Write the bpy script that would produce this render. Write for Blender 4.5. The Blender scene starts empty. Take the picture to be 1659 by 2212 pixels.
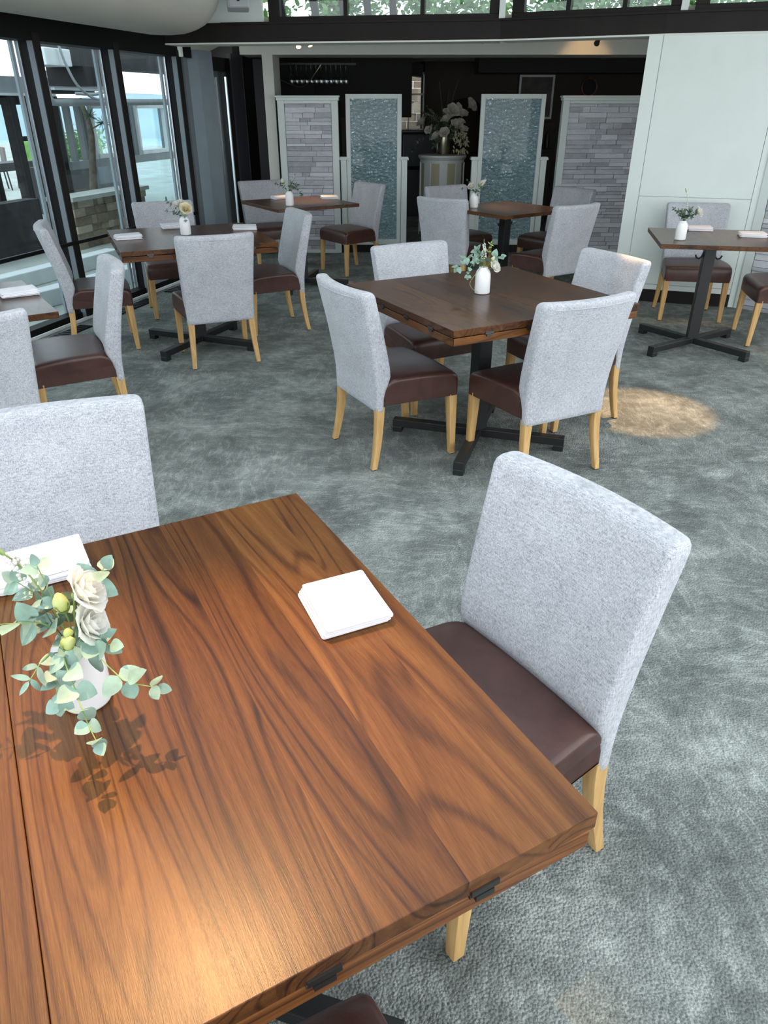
import bpy, bmesh, math, random
from mathutils import Vector, Matrix, Euler
random.seed(7)
R = math.radians
SC = bpy.context.scene
COL = SC.collection

# ------------------------------------------------------------------ camera, world, exposure
cam_d = bpy.data.cameras.new('camera')
cam_d.sensor_fit = 'HORIZONTAL'
cam_d.sensor_width = 36.0
cam_d.lens = 1567.3 / 1659 * 36.0
cam_d.clip_start = 0.02
cam_d.clip_end = 900
cam = bpy.data.objects.new('camera', cam_d)
COL.objects.link(cam)
cam.location = (0, 0, 1.529)
cam.rotation_euler = (R(90 - 29.2), 0, 0)
SC.camera = cam
SC.view_settings.view_transform = 'Standard'
SC.view_settings.look = 'None'
SC.view_settings.gamma = 1.0
SC.view_settings.exposure = 0.84
try:
    SC.view_settings.use_curve_mapping = False
    SC.cycles.use_denoising = True
    SC.cycles.max_bounces = 8
    SC.cycles.transparent_max_bounces = 16
    SC.cycles.sample_clamp_indirect = 6.0
except Exception:
    pass

SKY_STRENGTH = 1.3
world = bpy.data.worlds.new('overcast_sky')
SC.world = world
world.use_nodes = True
wn = world.node_tree
wn.nodes.clear()
w_out = wn.nodes.new('ShaderNodeOutputWorld')
w_bg = wn.nodes.new('ShaderNodeBackground')
w_tc = wn.nodes.new('ShaderNodeTexCoord')
w_sep = wn.nodes.new('ShaderNodeSeparateXYZ')
w_ramp = wn.nodes.new('ShaderNodeValToRGB')
wn.links.new(w_tc.outputs['Generated'], w_sep.inputs[0])
wn.links.new(w_sep.outputs['Z'], w_ramp.inputs[0])
w_ramp.color_ramp.elements[0].position = 0.0
w_ramp.color_ramp.elements[0].color = (1.27, 1.32, 1.36, 1)
w_ramp.color_ramp.elements[1].position = 0.7
w_ramp.color_ramp.elements[1].color = (0.80, 0.885, 0.95, 1)
wn.links.new(w_ramp.outputs[0], w_bg.inputs[0])
w_bg.inputs[1].default_value = SKY_STRENGTH
wn.links.new(w_bg.outputs[0], w_out.inputs[0])

# ceiling downlights of the room: (name, position, target, watts, cone degrees, softness)
WARM = (1.0, 0.56, 0.24)
SPOTS = [
    ((-0.62, 1.45, 2.9), (-0.23, 0.76, 0.75), 210, 25, 1.0),
    ((1.62, 4.15, 2.9), (1.50, 3.93, 0.0), 330, 17, 0.45),
    ((2.40, 4.90, 2.9), (2.40, 5.32, 0.75), 40, 28, 0.8),
]

# ------------------------------------------------------------------ material helpers
def newmat(name):
    m = bpy.data.materials.new(name)
    m.use_nodes = True
    nt = m.node_tree
    return m, nt, nt.nodes['Principled BSDF']

def N(nt, kind, **kw):
    n = nt.nodes.new('ShaderNode' + kind)
    for k, v in kw.items():
        setattr(n, k, v)
    return n

def link(nt, a, b):
    nt.links.new(a, b)

def mathn(nt, op, a, b=None, c=None):
    n = N(nt, 'Math', operation=op)
    for i, v in enumerate((a, b, c)):
        if v is None:
            continue
        if isinstance(v, (int, float)):
            n.inputs[i].default_value = v
        else:
            link(nt, v, n.inputs[i])
    return n.outputs[0]

def ramp(nt, fac, stops):
    n = N(nt, 'ValToRGB')
    els = n.color_ramp.elements
    while len(els) < len(stops):
        els.new(0.5)
    for e, (p, c) in zip(els, stops):
        e.position = p
        e.color = (*c, 1) if len(c) == 3 else c
    link(nt, fac, n.inputs[0])
    return n.outputs[0]

def mapping(nt, vec, scale=(1, 1, 1), rot=(0, 0, 0), loc=(0, 0, 0)):
    n = N(nt, 'Mapping')
    n.inputs['Scale'].default_value = scale
    n.inputs['Rotation'].default_value = rot
    n.inputs['Location'].default_value = loc
    link(nt, vec, n.inputs['Vector'])
    return n.outputs[0]

def noise(nt, vec, scale, detail=2.0, rough=0.5, dist=0.0, out='Fac'):
    n = N(nt, 'TexNoise')
    n.inputs['Scale'].default_value = scale
    n.inputs['Detail'].default_value = detail
    n.inputs['Roughness'].default_value = rough
    n.inputs['Distortion'].default_value = dist
    link(nt, vec, n.inputs['Vector'])
    return n.outputs[out]

def mixc(nt, fac, a, b, mode='MIX'):
    n = N(nt, 'Mix', data_type='RGBA', blend_type=mode)
    if isinstance(fac, (int, float)):
        n.inputs[0].default_value = fac
    else:
        link(nt, fac, n.inputs[0])
    for v, i in ((a, 6), (b, 7)):
        if isinstance(v, tuple):
            n.inputs[i].default_value = (*v, 1)
        else:
            link(nt, v, n.inputs[i])
    return n.outputs[2]

def bump(nt, bsdf, height, strength, dist=0.01):
    n = N(nt, 'Bump')
    n.inputs['Strength'].default_value = strength
    n.inputs['Distance'].default_value = dist
    link(nt, height, n.inputs['Height'])
    link(nt, n.outputs[0], bsdf.inputs['Normal'])

def objvec(nt, per_object=True):
    tc = N(nt, 'TexCoord')
    if not per_object:
        return tc.outputs['Object']
    oi = N(nt, 'ObjectInfo')
    a = N(nt, 'VectorMath', operation='ADD')
    s = N(nt, 'VectorMath', operation='SCALE')
    s.inputs['Scale'].default_value = 3.71
    link(nt, oi.outputs['Location'], s.inputs[0])
    link(nt, tc.outputs['Object'], a.inputs[0])
    link(nt, s.outputs[0], a.inputs[1])
    return a.outputs[0]

def plain(name, col, rough=0.5, metal=0.0, spec=0.5, var=0.06, scale=6.0):
    m, nt, b = newmat(name)
    v = objvec(nt, False)
    f = noise(nt, v, scale, 3)
    lo = tuple(c * (1 - var) for c in col)
    hi = tuple(min(1, c * (1 + var)) for c in col)
    link(nt, ramp(nt, f, [(0.3, lo), (0.7, hi)]), b.inputs['Base Color'])
    b.inputs['Roughness'].default_value = rough
    b.inputs['Metallic'].default_value = metal
    b.inputs['Specular IOR Level'].default_value = spec
    return m

def emit(name, col, strength):
    m, nt, b = newmat(name)
    b.inputs['Base Color'].default_value = (*col, 1)
    b.inputs['Emission Color'].default_value = (*col, 1)
    b.inputs['Emission Strength'].default_value = strength
    return m

M = {}

def make_fabric():
    m, nt, b = newmat('grey_chenille')
    v = objvec(nt)
    big = noise(nt, v, 9, 3, 0.6)
    v1 = mapping(nt, v, (620, 620, 70))
    v2 = mapping(nt, v, (70, 70, 620))
    t1 = noise(nt, v1, 1, 2, 0.6)
    t2 = noise(nt, v2, 1, 2, 0.6)
    weave = mathn(nt, 'ADD', mathn(nt, 'MULTIPLY', t1, 0.6), mathn(nt, 'MULTIPLY', t2, 0.4))
    blot = noise(nt, v, 70, 3, 0.7)
    f = mathn(nt, 'ADD', mathn(nt, 'MULTIPLY', weave, 0.82), mathn(nt, 'ADD', mathn(nt, 'MULTIPLY', big, 0.11), mathn(nt, 'MULTIPLY', blot, 0.07)))
    c = ramp(nt, f, [(0.37, (0.22, 0.23, 0.255)), (0.49, (0.43, 0.44, 0.475)), (0.60, (0.60, 0.61, 0.645))])
    link(nt, c, b.inputs['Base Color'])
    b.inputs['Roughness'].default_value = 0.95
    b.inputs['Specular IOR Level'].default_value = 0.15
    b.inputs['Sheen Weight'].default_value = 0.25
    b.inputs['Sheen Roughness'].default_value = 0.5
    bump(nt, b, f, 0.5, 0.004)
    return m

def make_leather():
    m, nt, b = newmat('brown_leather')
    v = objvec(nt)
    f = noise(nt, v, 7, 4, 0.6, 0.8)
    link(nt, ramp(nt, f, [(0.3, (0.048, 0.020, 0.016)), (0.7, (0.082, 0.036, 0.028))]), b.inputs['Base Color'])
    g = noise(nt, v, 330, 2)
    b.inputs['Roughness'].default_value = 0.36
    bump(nt, b, g, 0.12, 0.002)
    return m

def make_maple():
    m, nt, b = newmat('pale_maple')
    v = objvec(nt)
    f = noise(nt, mapping(nt, v, (60, 60, 5)), 1, 3, 0.6, 0.4)
    link(nt, ramp(nt, f, [(0.3, (0.46, 0.265, 0.095)), (0.7, (0.66, 0.42, 0.17))]), b.inputs['Base Color'])
    b.inputs['Roughness'].default_value = 0.45
    return m

def make_walnut(name, tone, axis='y'):
    m, nt, b = newmat(name)
    v = objvec(nt)
    sep = N(nt, 'SeparateXYZ')
    link(nt, v, sep.inputs[0])
    X, Y, Z = sep.outputs
    if axis == 'x':
        X, Y = Y, X
    board = mathn(nt, 'FLOOR', mathn(nt, 'DIVIDE', X, 0.118))
    wnz = N(nt, 'TexWhiteNoise', noise_dimensions='1D')
    link(nt, board, wnz.inputs['W'])
    rnd = wnz.outputs['Value']
    wn2 = N(nt, 'TexWhiteNoise', noise_dimensions='1D')
    link(nt, mathn(nt, 'ADD', board, 57.3), wn2.inputs['W'])
    rnd2 = wn2.outputs['Value']
    comb = N(nt, 'CombineXYZ')
    link(nt, mathn(nt, 'MULTIPLY', X, 8.5), comb.inputs[0])
    link(nt, mathn(nt, 'ADD', mathn(nt, 'MULTIPLY', Y, 1.15), mathn(nt, 'MULTIPLY', rnd, 31.0)), comb.inputs[1])
    link(nt, mathn(nt, 'ADD', mathn(nt, 'MULTIPLY', Z, 8.5), mathn(nt, 'MULTIPLY', rnd2, 9.0)), comb.inputs[2])
    n0 = noise(nt, comb.outputs[0], 0.60, 1.5, 0.4, 0.25)
    rings = mathn(nt, 'SINE', mathn(nt, 'MULTIPLY', n0, 130.0))
    rings = mathn(nt, 'ADD', mathn(nt, 'MULTIPLY', rings, 0.5), 0.5)
    rings = mathn(nt, 'POWER', rings, 7.0)
    comb2 = N(nt, 'CombineXYZ')
    link(nt, mathn(nt, 'MULTIPLY', X, 700.0), comb2.inputs[0])
    link(nt, mathn(nt, 'MULTIPLY', Y, 30.0), comb2.inputs[1])
    link(nt, mathn(nt, 'MULTIPLY', Z, 700.0), comb2.inputs[2])
    fib = noise(nt, comb2.outputs[0], 1, 3, 0.7)
    comb3 = N(nt, 'CombineXYZ')
    link(nt, mathn(nt, 'ADD', mathn(nt, 'MULTIPLY', X, 48.0), mathn(nt, 'MULTIPLY', n0, 26.0)), comb3.inputs[0])
    link(nt, mathn(nt, 'ADD', mathn(nt, 'MULTIPLY', Y, 0.9), mathn(nt, 'MULTIPLY', rnd, 31.0)), comb3.inputs[1])
    link(nt, mathn(nt, 'MULTIPLY', Z, 48.0), comb3.inputs[2])
    streak = noise(nt, comb3.outputs[0], 1, 4, 0.62, 0.1)
    s = mathn(nt, 'ADD', mathn(nt, 'MULTIPLY', streak, 0.46), mathn(nt, 'MULTIPLY', rings, -0.13))
    s = mathn(nt, 'ADD', s, mathn(nt, 'MULTIPLY', fib, 0.26))
    s = mathn(nt, 'ADD', s, mathn(nt, 'MULTIPLY', n0, 0.12))
    s = mathn(nt, 'ADD', s, mathn(nt, 'MULTIPLY', rnd2, 0.16))
    t = tone
    c = ramp(nt, s, [(0.27, (0.022 * t, 0.0070 * t, 0.0026 * t)), (0.40, (0.058 * t, 0.0195 * t, 0.0056 * t)),
                     (0.54, (0.118 * t, 0.043 * t, 0.0105 * t)), (0.72, (0.205 * t, 0.086 * t, 0.023 * t))])
    link(nt, c, b.inputs['Base Color'])
    b.inputs['Roughness'].default_value = 0.28
    b.inputs['Specular IOR Level'].default_value = 0.32
    bump(nt, b, fib, 0.10, 0.0015)
    return m

def make_carpet():
    m, nt, b = newmat('grey_carpet')
    v = objvec(nt, False)
    warp = noise(nt, v, 1.6, 3, 0.6, 0.0, 'Color')
    add = N(nt, 'VectorMath', operation='MULTIPLY_ADD')
    link(nt, warp, add.inputs[0])
    add.inputs[1].default_value = (0.22, 0.22, 0.0)
    link(nt, v, add.inputs[2])
    vv = add.outputs[0]
    cloud = noise(nt, vv, 3.0, 6, 0.62, 0.3)
    mott = noise(nt, v, 16, 5, 0.7, 0.2)
    tiles = N(nt, 'TexChecker')
    tiles.inputs['Scale'].default_value = 1.0
    link(nt, mapping(nt, v, (1.1, 1.1, 1), (0, 0, R(28))), tiles.inputs['Vector'])
    wa = noise(nt, mapping(nt, vv, (2.2, 11, 1), (0, 0, R(20))), 1.6, 3, 0.55, 0.7)
    wb = noise(nt, mapping(nt, vv, (11, 2.2, 1), (0, 0, R(20))), 1.6, 3, 0.55, 0.7)
    w = mixc(nt, tiles.outputs['Fac'], wa, wb)
    wisp = mathn(nt, 'SUBTRACT', 1.0, mathn(nt, 'MULTIPLY', mathn(nt, 'ABSOLUTE', mathn(nt, 'SUBTRACT', w, 0.5)), 22.0))
    wisp = mathn(nt, 'MAXIMUM', wisp, 0.0)
    wisp = mathn(nt, 'MULTIPLY', wisp, mathn(nt, 'MULTIPLY', mott, 1.2))
    fine = noise(nt, v, 210, 2, 0.7)
    f = mathn(nt, 'ADD', mathn(nt, 'MULTIPLY', cloud, 0.68), mathn(nt, 'MULTIPLY', mott, 0.38))
    f = mathn(nt, 'ADD', f, mathn(nt, 'MULTIPLY', wisp, 0.13))
    f = mathn(nt, 'ADD', f, mathn(nt, 'MULTIPLY', mathn(nt, 'SUBTRACT', fine, 0.5), 0.58))
    c = ramp(nt, f, [(0.28, (0.088, 0.098, 0.091)), (0.49, (0.180, 0.200, 0.186)), (0.64, (0.325, 0.352, 0.328)), (0.82, (0.54, 0.57, 0.53))])
    link(nt, c, b.inputs['Base Color'])
    b.inputs['Roughness'].default_value = 0.97
    b.inputs['Specular IOR Level'].default_value = 0.1
    vor = N(nt, 'TexVoronoi')
    vor.inputs['Scale'].default_value = 150
    link(nt, v, vor.inputs['Vector'])
    bump(nt, b, mathn(nt, 'ADD', mathn(nt, 'MULTIPLY', vor.outputs['Distance'], -1.0), mathn(nt, 'MULTIPLY', fine, 0.4)), 0.8, 0.008)
    return m

def make_stone(name, lo, mid, hi):
    m, nt, b = newmat(name)
    v = objvec(nt, False)
    at = N(nt, 'Attribute', attribute_name='tone')
    f = noise(nt, mapping(nt, v, (9, 9, 22)), 1, 5, 0.65, 0.5)
    g = mathn(nt, 'ADD', mathn(nt, 'MULTIPLY', f, 0.5), mathn(nt, 'MULTIPLY', at.outputs['Fac'], 0.5))
    link(nt, ramp(nt, g, [(0.2, lo), (0.5, mid), (0.8, hi)]), b.inputs['Base Color'])
    b.inputs['Roughness'].default_value = 0.85
    bump(nt, b, noise(nt, v, 45, 4, 0.7), 0.6, 0.008)
    return m

def make_clear_glass(name, tint=(1, 1, 1), refl=1.0):
    m = bpy.data.materials.new(name)
    m.use_nodes = True
    nt = m.node_tree
    nt.nodes.clear()
    out = N(nt, 'OutputMaterial')
    mx = N(nt, 'MixShader')
    tr = N(nt, 'BsdfTransparent')
    tr.inputs[0].default_value = (*tint, 1)
    gl = N(nt, 'BsdfGlossy')
    gl.inputs['Roughness'].default_value = 0.01
    fr = N(nt, 'LayerWeight')
    fr.inputs['Blend'].default_value = 0.5
    f5 = mathn(nt, 'POWER', fr.outputs['Facing'], 5.0)
    link(nt, mathn(nt, 'MULTIPLY', mathn(nt, 'ADD', mathn(nt, 'MULTIPLY', f5, 0.9), 0.04), refl), mx.inputs[0])
    link(nt, tr.outputs[0], mx.inputs[1])
    link(nt, gl.outputs[0], mx.inputs[2])
    link(nt, mx.outputs[0], out.inputs[0])
    return m

def make_textured_glass():
    m, nt, b = newmat('rippled_blue_glass')
    v = objvec(nt, False)
    b.inputs['Base Color'].default_value = (0.42, 0.61, 0.67, 1)
    b.inputs['Metallic'].default_value = 0.65
    b.inputs['IOR'].default_value = 2.0
    b.inputs['Roughness'].default_value = 0.14
    b.inputs['Specular IOR Level'].default_value = 0.9
    b.inputs['Coat Weight'].default_value = 0.4
    f = noise(nt, mapping(nt, v, (1, 1, 1.5)), 26, 3, 0.55, 0.9)
    bump(nt, b, f, 1.0, 0.055)
    return m

def make_petal(name, a, c, through=0.35, scale=40, rough=0.6):
    m, nt, b = newmat(name)
    v = objvec(nt)
    f = noise(nt, v, scale, 3)
    col = ramp(nt, f, [(0.3, a), (0.7, c)])
    link(nt, col, b.inputs['Base Color'])
    b.inputs['Roughness'].default_value = rough
    b.inputs['Specular IOR Level'].default_value = 0.3
    tr = N(nt, 'BsdfTranslucent')
    link(nt, col, tr.inputs[0])
    mx = N(nt, 'MixShader')
    mx.inputs[0].default_value = through
    link(nt, b.outputs[0], mx.inputs[1])
    link(nt, tr.outputs[0], mx.inputs[2])
    link(nt, mx.outputs[0], nt.nodes['Material Output'].inputs[0])
    return m

def make_cloth():
    m, nt, b = newmat('white_linen')
    v = objvec(nt)
    f = noise(nt, v, 14, 3, 0.6, 0.5)
    link(nt, ramp(nt, f, [(0.3, (0.68, 0.68, 0.72)), (0.7, (0.77, 0.77, 0.80))]), b.inputs['Base Color'])
    b.inputs['Roughness'].default_value = 0.9
    bump(nt, b, mathn(nt, 'ADD', f, mathn(nt, 'MULTIPLY', noise(nt, v, 900, 1), 0.1)), 0.25, 0.006)
    return m

M['fabric'] = make_fabric()
M['leather'] = make_leather()
M['maple'] = make_maple()
M['walnut'] = make_walnut('walnut', 1.05)
M['walnut_dark'] = make_walnut('dark_walnut', 0.72)
M['walnut_edge'] = make_walnut('walnut_edge', 1.7, 'x')
M['walnut_dark_edge'] = make_walnut('dark_walnut_edge', 1.1, 'x')
M['carpet'] = make_carpet()
M['black_metal'] = plain('black_steel', (0.012, 0.012, 0.013), 0.42)
M['hinge'] = plain('dark_nickel', (0.10, 0.095, 0.09), 0.4, 1.0)
M['rubber'] = plain('black_glide', (0.01, 0.01, 0.01), 0.7)
M['ceramic'] = plain('white_ceramic', (0.80, 0.80, 0.80), 0.35, var=0.01)
M['linen'] = make_cloth()
M['white_paint'] = plain('pale_green_white_paint', (0.69, 0.76, 0.725), 0.55, var=0.02)
M['cream_paint'] = plain('cream_paint', (0.68, 0.70, 0.64), 0.55, var=0.02)
M['tan_paint'] = plain('tan_panel', (0.50, 0.47, 0.32), 0.6, var=0.03)
M['dark_wood'] = plain('dark_brown_timber', (0.0125, 0.0098, 0.0088), 0.6, spec=0.25, var=0.2)
M['dark_trim'] = plain('black_trim', (0.0055, 0.0050, 0.0048), 0.55, spec=0.2)
M['post'] = plain('blue_grey_frame_paint', (0.16, 0.19, 0.21), 0.5)
M['post_pale'] = plain('pale_blue_grey_paint', (0.24, 0.30, 0.33), 0.5)
M['silver'] = plain('bright_aluminium', (0.75, 0.77, 0.80), 0.28, 1.0)
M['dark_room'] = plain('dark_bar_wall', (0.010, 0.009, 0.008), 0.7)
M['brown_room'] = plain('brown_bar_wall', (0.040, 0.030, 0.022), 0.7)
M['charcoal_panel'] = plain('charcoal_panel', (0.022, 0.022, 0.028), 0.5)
M['ceiling'] = plain('pale_ceiling', (0.62, 0.64, 0.60), 0.8, var=0.02)
M['soffit'] = plain('beige_soffit', (0.42, 0.40, 0.33), 0.8, var=0.02)
M['duct'] = plain('beige_duct_paint', (0.44, 0.43, 0.38), 0.6, var=0.05, scale=2)
M['stone'] = make_stone('pale_ledgestone', (0.36, 0.36, 0.39), (0.58, 0.60, 0.645), (0.73, 0.755, 0.80))
M['field_stone'] = make_stone('tan_fieldstone', (0.17, 0.13, 0.09), (0.34, 0.28, 0.20), (0.56, 0.49, 0.38))
M['glass'] = make_clear_glass('window_glass', (0.86, 0.93, 0.95), 1.0)
M['stem_glass'] = make_clear_glass('stemware_glass', (0.92, 0.95, 0.96), 2.5)
M['rippled'] = make_textured_glass()
M['euca'] = plain('eucalyptus_leaf', (0.20, 0.31, 0.25), 0.5, var=0.35, scale=30)
M['euca_pale'] = plain('pale_eucalyptus_leaf', (0.24, 0.36, 0.29), 0.5, var=0.3, scale=30)
M['leaf_dark'] = plain('dark_green_leaf', (0.065, 0.115, 0.065), 0.5, var=0.4, scale=30)
M['stem_green'] = plain('green_stem', (0.20, 0.30, 0.08), 0.5, var=0.2)
M['rose'] = make_petal('cream_rose', (0.80, 0.78, 0.71), (0.88, 0.87, 0.83), 0.5)
M['rose_yellow'] = make_petal('pale_yellow_rose', (0.74, 0.66, 0.42), (0.86, 0.80, 0.60))
M['bud'] = make_petal('green_white_bud', (0.50, 0.58, 0.16), (0.74, 0.78, 0.40))
M['spike'] = make_petal('white_floret', (0.78, 0.80, 0.76), (0.88, 0.88, 0.86))
M['brass'] = plain('brushed_brass_tin', (0.55, 0.52, 0.42), 0.3, 1.0)
M['lamp_on'] = emit('lit_warm_lamp', (1.0, 0.72, 0.38), 14)
M['led_on'] = emit('lit_white_led', (1.0, 0.96, 0.88), 12)
M['patio'] = plain('pale_patio_concrete', (0.44, 0.46, 0.42), 0.85, var=0.15, scale=2)
M['fascia'] = plain('grey_fascia', (0.26, 0.28, 0.29), 0.6)
M['ext_white'] = plain('white_exterior_paint', (0.75, 0.78, 0.78), 0.6)
M['ext_dark'] = plain('dark_exterior_wall', (0.035, 0.033, 0.034), 0.6, var=0.3)
M['galv'] = plain('grey_pipe', (0.32, 0.34, 0.35), 0.45)
M['grass'] = plain('lawn_green', (0.16, 0.34, 0.08), 0.9, var=0.3, scale=4)
M['foliage'] = make_petal('tree_leaf_green', (0.12, 0.26, 0.08), (0.30, 0.48, 0.22), 0.45, 3, 0.7)
M['pine'] = plain('pine_needle', (0.04, 0.10, 0.06), 0.7, var=0.3)
M['bark'] = plain('bark', (0.17, 0.14, 0.11), 0.9, var=0.3, scale=12)
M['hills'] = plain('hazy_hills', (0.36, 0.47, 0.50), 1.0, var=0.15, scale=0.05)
M['lake'] = plain('pale_lake', (0.40, 0.54, 0.58), 0.25, var=0.05)
M['copper'] = plain('copper_ring', (0.45, 0.20, 0.13), 0.35, 0.8)
M['painting'] = plain('dark_painting', (0.035, 0.028, 0.022), 0.5, var=0.7, scale=7)
M['grey_cabinet'] = plain('grey_cabinet_paint', (0.13, 0.13, 0.15), 0.5)
M['speaker'] = plain('pale_speaker_plastic', (0.42, 0.42, 0.41), 0.5)
M['patio_chair'] = plain('taupe_patio_weave', (0.22, 0.19, 0.17), 0.8)

# ------------------------------------------------------------------ mesh helpers
class MB:
    """collects shapes into one mesh"""
    def __init__(self):
        self.v = []
        self.f = []
        self.tone = []

    def add(self, verts, faces, tone=0.5):
        o = len(self.v)
        self.v += [Vector(p) for p in verts]
        self.f += [[i + o for i in fc] for fc in faces]
        self.tone += [tone] * len(verts)
        return self

    def box(self, c, s, rot=None, tone=0.5):
        x, y, z = s[0] / 2, s[1] / 2, s[2] / 2
        vs = [Vector(p) for p in ((-x, -y, -z), (x, -y, -z), (x, y, -z), (-x, y, -z), (-x, -y, z), (x, -y, z), (x, y, z), (-x, y, z))]
        if rot is not None:
            m = Euler(rot).to_matrix() if not isinstance(rot, Matrix) else rot
            vs = [m @ p for p in vs]
        c = Vector(c)
        return self.add([p + c for p in vs], [(0, 3, 2, 1), (4, 5, 6, 7), (0, 1, 5, 4), (1, 2, 6, 5), (2, 3, 7, 6), (3, 0, 4, 7)], tone)

    def span(self, p, q, width, z0, z1, side=0.0):
        """upright slab between two floor points, `width` thick, shifted sideways (left of p->q positive)"""
        p = Vector((p[0], p[1])); q = Vector((q[0], q[1]))
        d = (q - p).normalized()
        n = Vector((-d.y, d.x))
        a = n * (side - width / 2); b = n * (side + width / 2)
        pts = [p + a, q + a, q + b, p + b]
        vs = [(t.x, t.y, z0) for t in pts] + [(t.x, t.y, z1) for t in pts]
        return self.add(vs, [(0, 3, 2, 1), (4, 5, 6, 7), (0, 1, 5, 4), (1, 2, 6, 5), (2, 3, 7, 6), (3, 0, 4, 7)])

    def loft(self, rings, cap=True, closed=True):
        n = len(rings[0])
        vs = [p for r in rings for p in r]
        fs = []
        for i in range(len(rings) - 1):
            for j in range(n if closed else n - 1):
                k = (j + 1) % n
                fs.append((i * n + j, i * n + k, (i + 1) * n + k, (i + 1) * n + j))
        if cap:
            fs.append(tuple(reversed(range(n))))
            fs.append(tuple((len(rings) - 1) * n + j for j in range(n)))
        return self.add(vs, fs)

    def lathe(self, prof, seg=24, c=(0, 0, 0), mat=None):
        c = Vector(c)
        rings = []
        for r, z in prof:
            ring = []
            for j in range(seg):
                a = 2 * math.pi * j / seg
                p = Vector((r * math.cos(a), r * math.sin(a), z))
                if mat is not None:
                    p = mat @ p
                ring.append(p + c)
            rings.append(ring)
        return self.loft(rings)

    def tube(self, pts, r, seg=8, r2=None):
        pts = [Vector(p) for p in pts]
        n = len(pts)
        rings = []
        up = None
        for i, p in enumerate(pts):
            d = (pts[min(i + 1, n - 1)] - pts[max(i - 1, 0)]).normalized()
            if up is None:
                up = Vector((0, 0, 1)) if abs(d.z) < 0.9 else Vector((1, 0, 0))
            a = d.cross(up).normalized()
            up = a.cross(d).normalized()
            rr = r if r2 is None else r + (r2 - r) * i / (n - 1)
            rings.append([p + a * rr * math.cos(t) + up * rr * math.sin(t) for t in (2 * math.pi * j / seg for j in range(seg))])
        return self.loft(rings)

    def ball(self, c, r, u=10, w=7, sc=(1, 1, 1)):
        rings = []
        for i in range(1, w):
            t = math.pi * i / w
            rings.append([Vector((c[0] + sc[0] * r * math.sin(t) * math.cos(a), c[1] + sc[1] * r * math.sin(t) * math.sin(a), c[2] - sc[2] * r * math.cos(t))) for a in (2 * math.pi * j / u for j in range(u))])
        return self.loft(rings)

    def build(self, name, mat, parent=None, smooth=False, bevel=0.0, seg=2, tone=False):
        me = bpy.data.meshes.new(name)
        me.from_pydata([tuple(p) for p in self.v], [], self.f)
        if tone:
            at = me.attributes.new('tone', 'FLOAT', 'POINT')
            for i, t in enumerate(self.tone):
                at.data[i].value = t
        bm = bmesh.new()
        bm.from_mesh(me)
        bmesh.ops.recalc_face_normals(bm, faces=bm.faces)
        if smooth:
            lim = R(smooth if smooth is not True else 40)
            for fc in bm.faces:
                fc.smooth = True
            for e in bm.edges:
                if len(e.link_faces) == 2 and e.calc_face_angle(0) > lim:
                    e.smooth = False
        bm.to_mesh(me)
        bm.free()
        me.materials.append(M[mat] if isinstance(mat, str) else mat)
        o = bpy.data.objects.new(name, me)
        COL.objects.link(o)
        if parent is not None:
            o.parent = parent
        if bevel:
            b = o.modifiers.new('bevel', 'BEVEL')
            b.width = bevel
            b.segments = seg
            b.limit_method = 'ANGLE'
            b.angle_limit = R(40)
        return o

def thing(name, label, cat, loc=(0, 0, 0), rz=0.0, group=None):
    o = bpy.data.objects.new(name, None)
    o.empty_display_size = 0.1
    COL.objects.link(o)
    o.location = loc
    o.rotation_euler = (0, 0, rz)
    o['label'] = label
    o['category'] = cat
    if group:
        o['group'] = group
    return o

def tag(o, label, cat, group=None, kind=None):
    o['label'] = label
    o['category'] = cat
    if group:
        o['group'] = group
    if kind:
        o['kind'] = kind
    return o

def struct(o):
    o['kind'] = 'structure'
    return o

def copy_tree(o, parent=None):
    c = o.copy()
    COL.objects.link(c)
    if parent is not None:
        c.parent = parent
    for ch in list(o.children):
        copy_tree(ch, c)
    return c

def lerp(a, b, t):
    return a + (b - a) * t

# ------------------------------------------------------------------ setting: floor, window wall, beam, right wall
WA = Vector((-2.699, 5.506)); WD = Vector((0.27919, 0.96024)); WN = Vector((-0.96024, 0.27919))
def wp(s, o=0.0):
    """point on the window wall: s metres along it, o metres outward"""
    p = WA + WD * s + WN * o
    return (p.x, p.y)

b = MB()
fl_pts = [wp(-7.5, -0.02), wp(3.9, -0.02), (-1.62, 15), (6.0, 15), (6.0, -3), (-2.2, -3)]
b.add([(p[0], p[1], 0) for p in fl_pts] + [(p[0], p[1], -0.12) for p in fl_pts],
      [tuple(range(6))] + [tuple(reversed(range(6, 12)))] + [(i, i + 6, (i + 1) % 6 + 6, (i + 1) % 6) for i in range(6)])
struct(b.build('floor', 'carpet'))

# window wall: posts at every bay, base rail, transom, head, panes
POSTS = [-6.9, -5.01, -4.09, -3.15, -2.2, -1.28, -0.36, 0.575, 1.525, 2.50]
frame = MB(); face = MB(); pale = MB(); bright = MB(); dark = MB()
for s in POSTS:
    frame.span(wp(s - 0.032, -0.083), wp(s + 0.032, -0.083), 0.050, 0.0, 1.98)
    face.span(wp(s - 0.036, -0.112), wp(s + 0.036, -0.112), 0.008, 0.0, 1.98)
    dark.span(wp(s - 0.030, -0.029), wp(s + 0.034, -0.029), 0.058, 0.0, 1.98)
    dark.span(wp(s - 0.02, 0.02), wp(s + 0.06, 0.02), 0.038, 0.0, 1.98)
    bright.span(wp(s - 0.046, 0.02), wp(s - 0.032, 0.02), 0.03, 0.02, 1.98)
    pale.span(wp(s - 0.090, 0.045), wp(s - 0.06, 0.045), 0.02, 0.02, 1.98)
struct(face.build('post_shade_face', 'dark_wood'))  # dark plates put the room-side shade of the posts into colour
struct(pale.build('trim_14', 'post_pale'))
fo = struct(frame.build('window_frame', 'post'))
struct(dark.build('trim_1', 'dark_trim'))
struct(bright.build('trim_2', 'silver'))
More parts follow.
